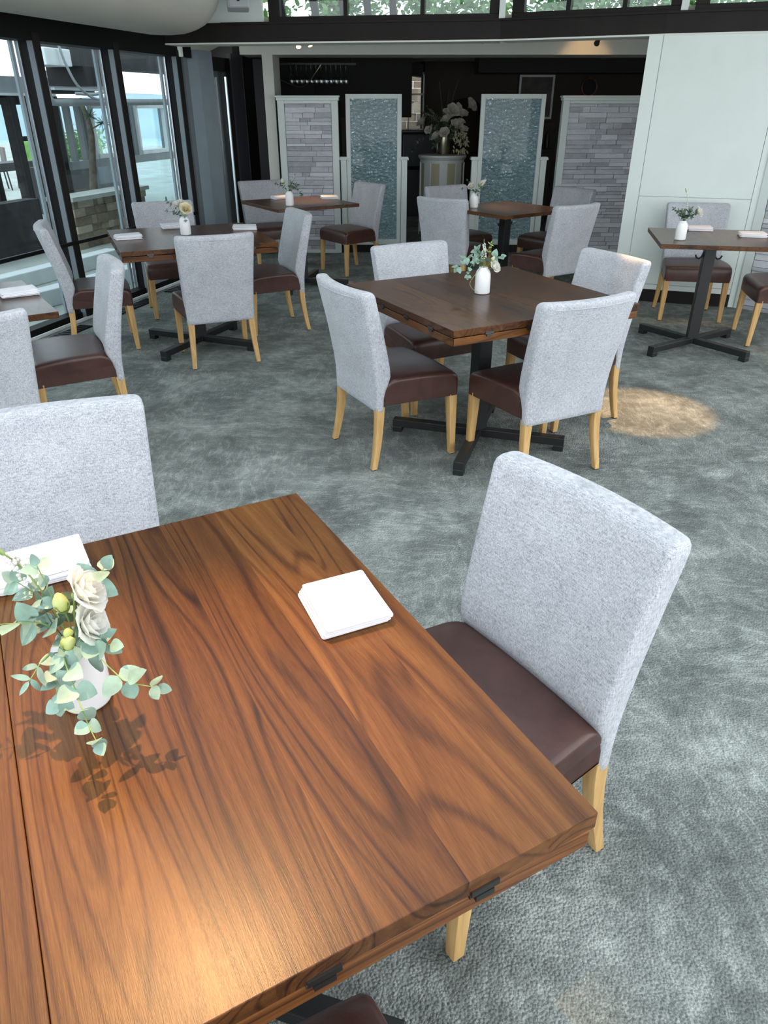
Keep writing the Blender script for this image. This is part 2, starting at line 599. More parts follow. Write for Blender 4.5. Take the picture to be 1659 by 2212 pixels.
b = MB(); b.span(wp(-7.2, -0.02), wp(2.55, -0.02), 0.10, 0.0, 0.055)
struct(b.build('trim_3', 'dark_trim'))
b = MB(); b.span(wp(-7.2, -0.115), wp(2.55, -0.115), 0.014, 0.0, 0.022)
struct(b.build('trim_4', 'ext_white'))
b = MB(); b.span(wp(-7.2, -0.12), wp(2.5, -0.12), 0.024, 0.581, 0.605)
struct(b.build('trim_5', 'dark_trim'))
b = MB(); b.span(wp(-7.2, -0.03), wp(2.75, -0.03), 0.16, 1.93, 3.0)
struct(b.build('wall_left', 'dark_trim'))
for i in range(len(POSTS) - 1):
    g = MB(); g.span(wp(POSTS[i] + 0.062, 0.045), wp(POSTS[i + 1] - 0.05, 0.045), 0.012, 0.05, 1.94)
    struct(g.build('window_%d' % (i + 1), 'glass'))
# floor grilles along the glass
for k, s in enumerate((-1.15, -0.25, 0.70, 1.60)):
    g = MB(); g.box((0, 0, 0), (0.11, 0.60, 0.012))
    for q in range(12):
        g.box((0, -0.28 + q * 0.05, 0.007), (0.09, 0.012, 0.006))
    o = g.build('floor_grille', 'dark_trim')
    p = wp(s + 0.3, -0.24)
    o.location = (p[0], p[1], 0.003); o.rotation_euler = (0, 0, -math.atan2(WD.x, WD.y))
    tag(o, ['black floor air grille under the left edge table by the glass', 'black floor air grille behind the chair with its side to the glass',
            'black floor air grille below the window beside the napkin table', 'black floor air grille farthest along the glass wall'][k], 'floor grille', 'air grilles along the glass wall')

# wide pale post, then dark glazed door and panels in the corner
b = MB(); b.span(wp(2.78, -0.08), wp(3.06, -0.08), 0.16, 0, 2.0)
struct(b.build('column', 'post_pale'))
b = MB(); b.span(wp(2.60, -0.05), wp(2.66, -0.05), 0.10, 0, 1.98); b.span(wp(2.70, -0.03), wp(2.73, -0.03), 0.08, 0, 1.98)
struct(b.build('trim_6', 'post'))
dr = struct(MB().span(wp(3.16, 0.0), wp(3.24, 0.0), 0.09, 0, 1.97).span(wp(3.55, 0.0), wp(3.66, 0.0), 0.09, 0, 1.97).span(wp(3.16, 0), wp(3.66, 0), 0.09, 0, 0.12).span(wp(3.16, 0), wp(3.66, 0), 0.09, 1.85, 1.97).build('door_1', 'dark_trim'))
MB().span(wp(3.24, 0.0), wp(3.55, 0.0), 0.012, 0.12, 1.85).build('door_pane', 'glass', dr)
MB().span(wp(3.50, -0.06), wp(3.52, -0.06), 0.02, 0.15, 1.80).build('door_edge', 'silver', dr)['label'] = 'bright metal door edge'
b = MB(); b.span(wp(3.70, -0.02), wp(3.95, -0.02), 0.05, 0, 2.02)
struct(b.build('wall_corner', 'charcoal_panel'))
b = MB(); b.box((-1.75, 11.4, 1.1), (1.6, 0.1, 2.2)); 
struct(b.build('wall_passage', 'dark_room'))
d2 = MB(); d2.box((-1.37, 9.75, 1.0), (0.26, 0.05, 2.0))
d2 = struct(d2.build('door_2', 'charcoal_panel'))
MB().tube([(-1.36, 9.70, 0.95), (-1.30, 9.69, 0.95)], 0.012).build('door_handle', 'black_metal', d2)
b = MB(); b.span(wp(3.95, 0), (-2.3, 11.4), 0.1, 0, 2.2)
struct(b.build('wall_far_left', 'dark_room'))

# beam on a faceted line
BEAM = [(-2.35, 7.76), (-1.42, 7.60), (0.97, 7.24), (2.17, 6.70), (2.86, 6.46), (3.9, 6.10), (6.0, 5.4)]
b = MB(); c = MB(); t = MB(); cf = MB(); wh = MB()
for p, q in zip(BEAM, BEAM[1:]):
    b.span(p, q, 0.22, 2.02, 2.165, 0.11)
    t.span(p, q, 0.26, 2.008, 2.02, 0.12)
struct(b.build('beam', 'dark_wood'))
struct(t.build('trim_7', 'cream_paint'))
# joint lines and ledge on the beam
b = MB()
for p, q in zip(BEAM[1:], BEAM[2:]):
    b.span(p, q, 0.02, 2.15, 2.166, -0.01)
struct(b.build('trim_8', 'dark_wood'))
# clerestory glazing above the beam
CL = [(-1.05, 7.54), (1.00, 7.23), (2.30, 6.65), (3.9, 6.10)]
fr = MB(); gl = []
for i, (p, q) in enumerate(zip(CL, CL[1:])):
    P = Vector(p); Q = Vector(q); d = (Q - P).normalized()
    a = P + d * 0.05; e = Q - d * 0.05
    fr.span(a, e, 0.07, 2.165, 2.205, 0.06)
    fr.span(a, a + d * 0.10, 0.07, 2.2, 2.95, 0.06)
    fr.span(e - d * 0.08, e, 0.07, 2.2, 2.95, 0.06)
    n = 3
    for k in range(1, n):
        m_ = a + (e - a) * (k / n)
        fr.span(m_, m_ + d * 0.035, 0.06, 2.2, 2.95, 0.06)
    struct(MB().span(a, e, 0.01, 2.2, 2.95, 0.08).build('window_%d' % (20 + i), 'glass'))
    wh.span(Q - d * 0.05, Q + d * 0.0, 0.06, 2.16, 2.95, 0.03)
struct(fr.build('window_frame_upper', 'dark_wood'))
struct(wh.build('trim_9', 'white_paint'))
struct(MB().span((-2.3, 7.76), (-1.06, 7.555), 0.05, 2.165, 3.0, 0.05).build('wall_upper', 'white_paint'))

# right wall: panelled, faces the tables
RL = Vector((2.064, 6.73)); RD = Vector((0.946, -0.324))
def rp(s):
    p = RL + RD * s
    return (p.x, p.y)
struct(MB().span(rp(0), rp(1.045), 0.30, 0, 2.02, 0.165).build('wall_right', 'white_paint'))
b = MB()
for s0, s1, z0, z1 in ((0, 0.105, 0.0, 2.012), (0.109, 0.985, 0.868, 2.012), (0.109, 0.985, 0.152, 0.864), (0.109, 0.985, 0.105, 0.148), (0.989, 1.045, 0.0, 2.012)):
    b.span(rp(s0), rp(s1), 0.014, z0, z1, 0.007)
struct(b.build('trim_10', 'white_paint'))
struct(MB().span(rp(0.109), rp(0.985), 0.02, 0, 0.102, 0.0).build('baseboard_right', 'dark_wood'))

def ledgestone(mb, p, q, z0, z1, rnd, depth=0.02, row=0.047, side=0.0):
    """stacked split stones over an upright rectangle from p to q"""
    P = Vector((p[0], p[1])); Q = Vector((q[0], q[1]))
    L = (Q - P).length; d = (Q - P) / L
    ang = math.atan2(d.y, d.x)
    n = Vector((d.y, -d.x))
    z = z0
    while z < z1 - 0.012:
        h = min(rnd.uniform(row * 0.6, row * 1.25), z1 - z)
        x = 0.0
        while x < L - 0.005:
            w = min(rnd.uniform(0.08, 0.34), L - x)
            if L - x - w < 0.05:
                w = L - x
            pr = rnd.uniform(0.25, 1.0) * depth
            cpt = P + d * (x + w / 2) + n * (pr / 2 - 0.01 + side)
            mb.box((cpt.x, cpt.y, z + h / 2), (w - 0.004, pr + 0.02, h - 0.0035), (rnd.uniform(-.02, .02), rnd.uniform(-.008, .008), ang), rnd.random())
            x += w
        z += h

rnd = random.Random(3)
# stone facet at the right edge of the room
p0 = rp(1.045); p1 = (p0[0] + 0.69 * 1.6, p0[1] - 0.72 * 1.6)
pd = Vector((p1[0] - p0[0], p1[1] - p0[1])).normalized()
struct(MB().span(p0, p1, 0.2, 0, 2.02, 0.12).build('wall_right_stone', 'cream_paint'))
struct(MB().span(p0, (p0[0] + pd.x * 0.07, p0[1] + pd.y * 0.07), 0.05, 0, 2.02, 0.01).build('trim_11', 'white_paint'))
b = MB(); ledgestone(b, (p0[0] + pd.x * 0.075, p0[1] + pd.y * 0.075), p1, 0.0, 2.0, rnd)
struct(b.build('trim_12', 'stone', tone=True))

# header and left column of the wide opening into the bar
HY = 9.2
struct(MB().box((0.85, HY + 0.285, 2.085), (4.8, 0.57, 0.14)).build('lintel', 'cream_paint'))
struct(MB().box((-1.258, HY + 0.285, 1.0075), (0.114, 0.57, 2.015)).build('pillar', 'cream_paint'))
# soffit/ceiling of the bar and the bar room shell
sp = [(p[0], p[1] + 0.1) for p in BEAM] + [(6.0, 13.7), (-2.6, 13.7), (-2.6, 7.8)]
b = MB(); n = len(sp)
b.add([(p[0], p[1], 2.155) for p in sp] + [(p[0], p[1], 2.2) for p in sp], [tuple(range(n)), tuple(range(n, 2 * n))] + [(i, (i + 1) % n, (i + 1) % n + n, i + n) for i in range(n)])
struct(b.build('ceiling_bar', 'soffit'))
b = MB()
b.box((-1.0, 13.6, 1.1), (2.4, 0.12, 2.2)); b.box((3.30, 13.6, 1.1), (5.4, 0.12, 2.2))
b.box((0.40, 13.6, 0.60), (0.5, 0.12, 1.20)); b.box((0.40, 13.6, 2.08), (0.5, 0.12, 0.16))
struct(b.build('wall_back', 'brown_room'))
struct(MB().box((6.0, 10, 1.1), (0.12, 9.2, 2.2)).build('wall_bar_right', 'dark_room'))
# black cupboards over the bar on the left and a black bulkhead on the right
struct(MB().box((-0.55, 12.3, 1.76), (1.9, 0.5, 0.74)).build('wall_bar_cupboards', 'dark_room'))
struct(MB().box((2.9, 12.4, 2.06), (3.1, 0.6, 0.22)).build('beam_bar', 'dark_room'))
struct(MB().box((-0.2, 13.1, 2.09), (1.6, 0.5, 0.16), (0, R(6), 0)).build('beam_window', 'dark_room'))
# bar window with a fieldstone wall in daylight outside
wf = MB()
for x in (0.16, 0.40, 0.64):
    wf.box((x, 13.52, 1.6), (0.02, 0.05, 0.82))
for z in (1.20, 1.70, 1.99):
    wf.box((0.4, 13.52, z), (0.5, 0.05, 0.025))
struct(wf.build('window_30', 'ext_white'))
b = MB(); ledgestone(b, (-1.2, 15.0), (2.2, 15.0), -0.2, 2.3, rnd, 0.08, 0.17)
struct(b.build('wall_outside', 'field_stone', tone=True))

# roof left open for sky light, rafters added to hold lamps; ceiling over far end
m = MB()
for y in (1.45, 2.60):
    m.box((1.2, y, 3.06), (9.0, 0.09, 0.12))
struct(m.build('ceiling_rafters', 'dark_wood'))
struct(MB().box((1.2, 5.72, 3.05), (9.6, 4.3, 0.1)).build('ceiling', 'ceiling'))  # unseen slab, its extent chosen to dim the right wall and far chairs

# ------------------------------------------------------------------ dining chair
def rrect(w, t, r, n=5):
    """rounded rectangle outline, half sizes w x t"""
    pts = []
    for cx, cy, a0 in ((w - r, t - r, 0), (-(w - r), t - r, 90), (-(w - r), -(t - r), 180), (w - r, -(t - r), 270)):
        for k in range(n):
            a = R(a0 + 90.0 * k / (n - 1))
            pts.append((cx + r * math.cos(a), cy + r * math.sin(a)))
    return pts

def back_mesh():
    Z0, Z1 = 0.288, 0.842
    def rear(z):
        t = (z - Z0) / (Z1 - Z0)
        return -0.228 - 0.006 * t - 0.075 * max(0, t - 0.18) ** 1.35 / (0.82 ** 1.35)
    def width(z):
        t = (z - Z0) / (Z1 - Z0)
        return 0.221 + 0.025 * t ** 1.3
    TK = [(.28, .040), (.35, .042), (.39, .052), (.42, .068), (.45, .082), (.50, .084), (.60, .078), (.70, .072), (.85, .064)]
    def thick(z):
        for (a, ta), (c, tc) in zip(TK, TK[1:]):
            if z <= c:
                return lerp(ta, tc, max(0, (z - a) / (c - a)))
        return TK[-1][1]
    rings = []
    levels = [(0.288, 0.006), (0.292, 0.0)] + [(0.31 + (0.80 - 0.31) * i / 24, 0.0) for i in range(25)] + [(0.818, 0.0), (0.829, 0.002), (0.837, 0.007), (0.841, 0.014), (0.8425, 0.022)]
    for z, ins in levels:
        w = width(z) - ins; t = thick(z); h = t / 2 - ins * 0.85
        yc = rear(z) + t / 2
        tt = (z - Z0) / (Z1 - Z0)
        ring = []
        outline = rrect(w, max(h, 0.006), min(0.016, max(h, 0.006) * 0.9), 5)
        # resample long sides so the bow reads as a curve
        full = []
        for i, p in enumerate(outline):
            q = outline[(i + 1) % len(outline)]
            full.append(p)
            if abs(p[0] - q[0]) > 0.1:
                for k in range(1, 12):
                    full.append((lerp(p[0], q[0], k / 12), lerp(p[1], q[1], k / 12)))
        for x, y in full:
            u = min(1, abs(x) / width(z))
            bow = -0.034 * (1 - u * u) * min(1, tt * 1.15)
            zz = z + (0.004 * u ** 3 if z > 0.8 else 0)
            ring.append((x, yc + y + bow, zz))
        rings.append(ring)
    return MB().loft(rings)

def seat_mesh():
    prof = [(-0.208, 0.316), (-0.207, 0.340)]
    for k in range(9):
        a = R(175 - 85 * k / 8)
        prof.append((-0.112 + 0.095 * math.cos(a), 0.345 + 0.096 * math.sin(a)))
    prof += [(0.02, 0.442), (0.10, 0.438), (0.165, 0.431), (0.188, 0.424), (0.200, 0.410), (0.204, 0.39), (0.204, 0.35), (0.202, 0.316)]
    def ring(x, ins):
        r = []
        for y, z in prof:
            zc, yc = 0.37, 0.0
            taper = 1.0
            dy = -ins if y > 0.15 else (ins if y < -0.2 else 0)
            dz = -ins if z > 0.40 else 0
            nar = 1 - 0.135 * min(1, max(0, (0.10 - y) / 0.30)) ** 1.3
            r.append((x * nar, y + dy, z + dz))
        return r
    rings = []
    for x, ins in ((-0.248, 0.022), (-0.2495, 0.014), (-0.246, 0.006), (-0.236, 0.0015), (-0.20, -0.001), (-0.1, -0.004), (0, -0.005), (0.1, -0.004), (0.20, -0.001), (0.236, 0.0015), (0.246, 0.006), (0.2495, 0.014), (0.248, 0.022)):
        rings.append(ring(x, ins))
    return MB().loft(rings)

def leg_mesh(sx, front):
    lv = []
    if front:
        for t in (0, 0.4, 0.8, 1.0):
            lv.append((sx * lerp(0.224, 0.229, t), lerp(0.176, 0.188, t), lerp(0.33, 0.006, t), lerp(0.0225, 0.0145, t)))
    else:
        for t in (0, 0.2, 0.4, 0.6, 0.8, 1.0):
            lv.append((sx * lerp(0.198, 0.216, t ** 1.4), -0.205 - 0.040 * t ** 1.8, lerp(0.31, 0.006, t), lerp(0.0205, 0.0135, t)))
    rings = [[(x + h * a, y + h * c, z) for a, c in rrect(1, 1, 0.22, 3)] for x, y, z, h in lv]
    return MB().loft(rings), lv[-1]

def make_chair(name, label):
    t = thing(name, label, 'chair')
    s = seat_mesh().build('seat', 'leather', t, smooth=55)
    k = back_mesh().build('backrest', 'fabric', t, smooth=60)
    # seam that runs round the rear face of the back
    pts = []
    for i in range(13):
        u = -1 + 2 * i / 12
        pts.append((u * 0.232, -0.303 - 0.034 * (1 - u * u) - 0.001, 0.815 + 0.004 * abs(u) ** 3))
    MB().tube(pts, 0.0022, 6).build('seam', 'fabric', k, smooth=True)
    for sx in (-1, 1):
        for fr_ in (True, False):
            mb, foot = leg_mesh(sx, fr_)
            lg = mb.build('leg', 'maple', t, smooth=30)
            MB().lathe([(0.010, 0.0), (0.0115, 0.002), (0.0115, 0.009)], 10, (foot[0], foot[1], 0)).build('glide', 'rubber', lg)
    return t

CHAIRS = [
    (0.062, 3.456, -61.3, 'grey high-backed chair with its side to us at the left of the middle table', 'middle'),
    (0.718, 3.286, 26.9, 'grey high-backed chair seen from behind at the front right of the middle table', 'middle'),
    (0.98, 3.908, 116.1, 'chair at the far right of the middle table, warm light on its back', 'middle'),
    (0.279, 4.131, 209.0, 'grey chair facing us behind the far left side of the middle table', 'middle'),
    (0.177, 1.157, 123.3, 'large near grey chair at the right side of the nearest walnut table', 'near'),
    (-0.778, 1.522, 202.4, 'large grey chair back behind the nearest walnut table, at picture left', 'near'),
    (-0.147, 0.290, 28.6, 'brown seat corner poking out below the front edge of the nearest table', 'near'),
    (-1.642, 3.713, 116.3, 'chair with a shiny seat turned to the cut-off table at the left edge', 'left edge'),
    (-1.757, 2.936, 36.0, 'grey chair back cut by the picture\'s left edge, before the small left table', 'left edge'),
    (-2.028, 5.282, -68.1, 'chair with its side to the window glass, left of the window table', 'window'),
    (-1.153, 4.99, 22.7, 'grey chair seen squarely from behind at the window table', 'window'),
    (-0.898, 5.762, 113.8, 'slim side view of a grey chair at the right of the window table', 'window'),
    (-1.729, 6.241, 203.5, 'grey chair facing us behind the window table, in front of the glass', 'window'),
    (-1.188, 8.192, 207.3, 'grey chair behind the far left table, in front of the dark doorway', 'far left'),
    (-0.367, 7.985, 126.4, 'grey chair in front of the left blue glass screen, brown seat toward us', 'far left'),
    (0.653, 7.007, -33.5, 'grey chair seen from behind at the left of the far centre table', 'far centre'),
    (1.404, 6.52, 33.0, 'grey chair seen from behind at the right of the far centre table', 'far centre'),
    (0.761, 7.643, 211.9, 'grey chair back in front of the round flower stand', 'far centre'),
    (1.622, 7.474, 126.4, 'grey chair in front of the right stone screen, behind another chair', 'far centre'),
    (2.512, 6.10, 170.0, 'grey chair standing against the pale panelled wall on the right', 'right wall'),
    (2.877, 5.401, 78.8, 'brown seat and pale legs cut by the right edge beside the pale wall', 'right wall'),
]
proto = None
for x, y, a, lab, g in CHAIRS:
    if proto is None:
        proto = make_chair('dining_chair', lab)
        ch = proto
    else:
        ch = copy_tree(proto)
    ch.location = (x, y, 0)
    ch.rotation_euler = (0, 0, R(a))
    ch['label'] = lab
    ch['group'] = 'grey dining chairs around the tables'

# ------------------------------------------------------------------ tables
TZ = 0.755
def pedestal(t, top_z, hooks, reach=0.45):
    MB().box((0, 0, top_z / 2 + 0.015), (0.075, 0.075, top_z - 0.03)).build('column', 'black_metal', t, bevel=0.004)
    MB().box((0, 0, top_z - 0.006), (0.34, 0.34, 0.012)).build('mounting_plate', 'black_metal', t)
    for k in range(4):
        a = R(45 + 90 * k)
        d = Vector((math.cos(a), math.sin(a), 0))
        rot = (0, 0, a)
        m = MB().box(d * (reach / 2 + 0.01) + Vector((0, 0, 0.050)), (reach - 0.02, 0.05, 0.042), rot)
        m.box(d * (reach - 0.025) + Vector((0, 0, 0.015)), (0.05, 0.05, 0.03), rot)
        m.build('foot', 'black_metal', t, bevel=0.003)
    if hooks:
        for sx in (-1, 1):
            pts = [(sx * 0.037, 0, 0.655), (sx * 0.045, 0, 0.625), (sx * 0.06, 0, 0.612), (sx * 0.078, 0, 0.618), (sx * 0.086, 0, 0.636)]
            MB().tube(pts, 0.006, 8).build('bag_hook', 'black_metal', t, smooth=True)

def envelope_table(name, label, x, y, a, w, wood, edge, seam=0.0):
    """square flip-top table: two top panels over four folded mitred leaves"""
    t = thing(name, label, 'table', (x, y, 0), R(a), 'walnut dining tables')
    h = w / 2
    zt = TZ; th = 0.0285
    MB().box(((seam - 0.0005 - h) / 2, 0, zt - th / 2), (seam - 0.0005 + h, w, th)).build('top_panel', wood, t, bevel=0.0014)
    MB().box(((seam + 0.0005 + h) / 2, 0, zt - th / 2), (h - seam - 0.0005, w, th)).build('top_panel', wood, t, bevel=0.0014)
    z1 = zt - th - 0.0045; z0 = z1 - 0.032
    inn = 0.003; g = 0.0015
    o = h - inn
    k = 0.22
    for q in range(4):
        ca, sa = round(math.cos(R(90 * q))), round(math.sin(R(90 * q)))
        pts = [(-o + g, -o), (o - g, -o), (k, -k), (-k, -k)]
        pts = [(ca * px - sa * py, sa * px + ca * py) for px, py in pts]
        m = MB().add([(px, py, z0) for px, py in pts] + [(px, py, z1) for px, py in pts], [(0, 3, 2, 1), (4, 5, 6, 7), (0, 1, 5, 4), (1, 2, 6, 5), (2, 3, 7, 6), (3, 0, 4, 7)])
        lf = m.build('folding_leaf', edge if q % 2 == 0 else wood, t, bevel=0.002)
        for u in (-0.325, -0.115, 0.115, 0.325):
            px, py = u * w, -h + 0.001
            c = Vector((ca * px - sa * py, sa * px + ca * py, z1 + 0.0015))
            hb = MB()
            hb.box(c + Vector((0, 0, 0.006)), (0.040 if ca else 0.008, 0.008 if ca else 0.040, 0.009))
            hb.box(c - Vector((0, 0, 0.006)), (0.026 if ca else 0.008, 0.008 if ca else 0.026, 0.009))
            e1 = Vector((ca, sa, 0)) * 0.021
            hb.tube([c - e1, c + e1], 0.0032, 8)
            hb.build('hinge', 'hinge', lf)
    pedestal(t, z0, False)
    return t

def plain_table(name, label, x, y, a, w, d, wood, edge, hooks=True):
    t = thing(name, label, 'table', (x, y, 0), R(a), 'walnut dining tables')
    MB().box((0, 0, TZ - 0.014), (w, d, 0.028)).build('tabletop', wood, t, bevel=0.002)
    pedestal(t, TZ - 0.028, hooks, 0.45 if w > 0.75 else 0.40)
    return t

envelope_table('walnut_table', 'large near walnut table with a hinged double top filling the lower left', -0.398, 0.808, 28.6, 0.984, 'walnut', 'walnut_edge', -0.143)
envelope_table('walnut_table', 'dark square double-edged table in mid-room, bare but for a vase', 0.483, 3.517, 27.7, 0.992, 'walnut_dark', 'walnut_dark_edge', 0.03)
envelope_table('walnut_table', 'dark double-topped table beside the window glass with three napkins', -1.341, 5.272, 23.0, 0.99, 'walnut_dark', 'walnut_dark_edge')
plain_table('walnut_table', 'far left thin-topped table before the left stone screen', -0.788, 7.287, 32.9, 0.815, 0.815, 'walnut_dark', 'walnut_dark_edge')
plain_table('walnut_table', 'far centre table in front of the right blue glass screen', 1.069, 6.838, 36.0, 0.789, 0.789, 'walnut_dark', 'walnut_dark_edge')
plain_table('walnut_table', 'thin-topped table before the pale panelled wall at the right edge', 2.234, 5.217, -11.5, 0.76, 0.75, 'walnut_dark', 'walnut_dark_edge')
plain_table('walnut_table', 'thin-topped table cut by the left edge, one napkin on it', -1.953, 3.269, 34.1, 0.784, 0.784, 'walnut_dark', 'walnut_dark_edge', False)

# ------------------------------------------------------------------ napkins
def napkin_mesh(w, d, seed):
    rn = random.Random(seed)
    m = MB()
    z = 0.0
    lay = 4
    for k in range(lay):
        h = 0.0066
        sh = (rn.uniform(-.004, .004), rn.uniform(-.004, .004)); sk = rn.uniform(-.05, .05)
        ww, dd = w - rn.uniform(0, .006), d - rn.uniform(0, .006)
        nx = 10
        rings = []
        prof = [(z, -0.003), (z + h * 0.25, 0.0), (z + h * 0.75, 0.0), (z + h, -0.003), (z + h * 1.02, -0.02), (z + h * 1.04, -0.045)]
        for zz, ins in prof:
            ring = []
            for px, py in rrect(ww / 2 + ins, dd / 2 + ins, 0.005, 4):
                wob = 0.0022 * k / lay * math.sin(px * 55 + seed) + 0.0016 * k / lay * math.cos(py * 60 + seed * 2)
                ring.append((px + sh[0] + sk * py, py + sh[1] + .02 * px * (k - 1.5) + 0.0025 * math.sin(px * 40 + k), max(0.0, zz + (wob if k else 0))))
            rings.append(ring)
        m.loft(rings)
        z += h * 0.96
    return m
NAPS = [
    (-0.070, 1.034, 25, 0.124, 0.142, 'folded white napkin on the near walnut table, by the large chair on the right'),
    (-0.655, 1.152, 30, 0.165, 0.125, 'white napkin at the left edge behind the near flowers'),
    (-1.722, 3.489, 36, 0.165, 0.135, 'white napkin on the small table cut by the left edge'),
    (-1.717, 5.148, 28, 0.17, 0.12, 'white napkin nearest the glass on the window table'),
    (-1.545, 5.640, 25, 0.16, 0.13, 'white napkin just behind the vase on the window table'),
    (-1.008, 5.583, 10, 0.17, 0.14, 'white napkin at the right end of the window table'),
    (-0.995, 7.56, 30, 0.16, 0.13, 'white napkin left of the vase on the far left table'),
    (-0.524, 7.565, 8, 0.16, 0.15, 'white napkin at the right of the far left table'),
    (2.262, 5.530, -14, 0.17, 0.12, 'white napkin beside the vase on the table by the pale wall'),
    (2.510, 5.238, -14, 0.17, 0.13, 'white napkin nearest the right edge of the picture'),
]
for i, (x, y, a, w, d, lab) in enumerate(NAPS):
    o = napkin_mesh(w, d, i + 1).build('napkin', 'linen', None, smooth=50)
    o.location = (x, y, TZ + 0.0005)
    o.rotation_euler = (0, 0, R(a))
    tag(o, lab, 'napkin', 'folded white napkins on the tables')

# ------------------------------------------------------------------ vases and flowers
VASE = [(0.0, 0.0), (0.031, 0.0), (0.0345, 0.002), (0.0360, 0.006), (0.0362, 0.075), (0.0350, 0.090), (0.0315, 0.101), (0.026, 0.109), (0.0215, 0.113), (0.0205, 0.117), (0.0210, 0.1195), (0.0195, 0.1205), (0.0180, 0.118), (0.0180, 0.105), (0.026, 0.09), (0.030, 0.06), (0.030, 0.01), (0.0, 0.008)]

def leaf(m, base, d, up, L, w, cup=0.15, curl=0.0, round_=0.62):
    """one broad leaf from base along d"""
    d = Vector(d).normalized(); up = Vector(up)
    s = d.cross(up)
    if s.length < 1e-4:
        s = d.cross(Vector((1, 0.2, 0)))
    s.normalize(); up = s.cross(d).normalized()
    base = Vector(base)
    vs = []; n = 7
    for i in range(n + 1):
        t = i / n
        hw = w / 2 * math.sin(math.pi * min(1, max(0.001, t ** round_))) ** 0.75
        c = base + d * (L * t) + up * (-curl * L * t * t)
        vs.append(c + s * hw + up * cup * hw)
        vs.append(c)
        vs.append(c - s * hw + up * cup * hw)
    fs = []
    for i in range(n):
        for j in (0, 1):
            a = i * 3 + j
            fs.append((a, a + 1, a + 4, a + 3))
    m.add(vs, fs)

def spline(pts, n):
    pts = [Vector(p) for p in pts]
    P = [pts[0] * 2 - pts[1]] + pts + [pts[-1] * 2 - pts[-2]]
    out = []
    k = len(pts) - 1
    for i in range(n + 1):
        u = i / n * k
        j = min(int(u), k - 1); t = u - j
        p0, p1, p2, p3 = P[j], P[j + 1], P[j + 2], P[j + 3]
        out.append(0.5 * ((2 * p1) + (p2 - p0) * t + (2 * p0 - 5 * p1 + 4 * p2 - p3) * t * t + (3 * p1 - p0 - 3 * p2 + p3) * t ** 3))
    return out

def sprig(par, pts, pairs, L, w, seed, mat='euca', start=0.3, shrink=0.75, rnd_=0.62, tip=True, stem=0.0011):
    rn = random.Random(seed)
    sp_ = spline(pts, 24)
    st = MB().tube(sp_, stem, 6, stem * 0.6).build('sprig', 'stem_green' if mat != 'leaf_dark' else 'leaf_dark', par, smooth=True)
    m = MB()
    for k in range(pairs):
        t = start + (0.97 - start) * k / max(1, pairs - 1)
        i = min(23, int(t * 24))
        p = sp_[i]; d = (sp_[i + 1] - sp_[i]).normalized()
        a = d.cross(Vector((0, 0, 1)))
        if a.length < 0.05:
            a = d.cross(Vector((0, 1, 0)))
        a.normalize(); c = a.cross(d)
        ph = (k % 2) * math.pi / 2 + rn.uniform(-.5, .5)
        sc = lerp(1, shrink, k / max(1, pairs - 1)) * rn.uniform(0.88, 1.12)
        for sgn in (0, math.pi):
            out = a * math.cos(ph + sgn) + c * math.sin(ph + sgn)
            dd = out + d * rn.uniform(0.25, 0.7) + Vector((0, 0, rn.uniform(-.3, .15)))
            nrm = Vector((rn.uniform(-.35, .35), rn.uniform(-.75, -.15), rn.uniform(.4, 1)))
            leaf(m, p, dd, nrm, L * sc, w * sc, rn.uniform(.02, .22), rn.uniform(-.1, .25), rnd_)
    if tip:
        d = (sp_[-1] - sp_[-3]).normalized()
        leaf(m, sp_[-1], d, Vector((0.2, -0.6, 0.7)), L * shrink * 0.8, w * shrink * 0.8, 0.1, 0, rnd_)
    m.build('leaves', mat, st, smooth=True)
    return st

def axis_mat(ax):
    return Vector(ax).normalized().to_track_quat('Z', 'Y').to_matrix()

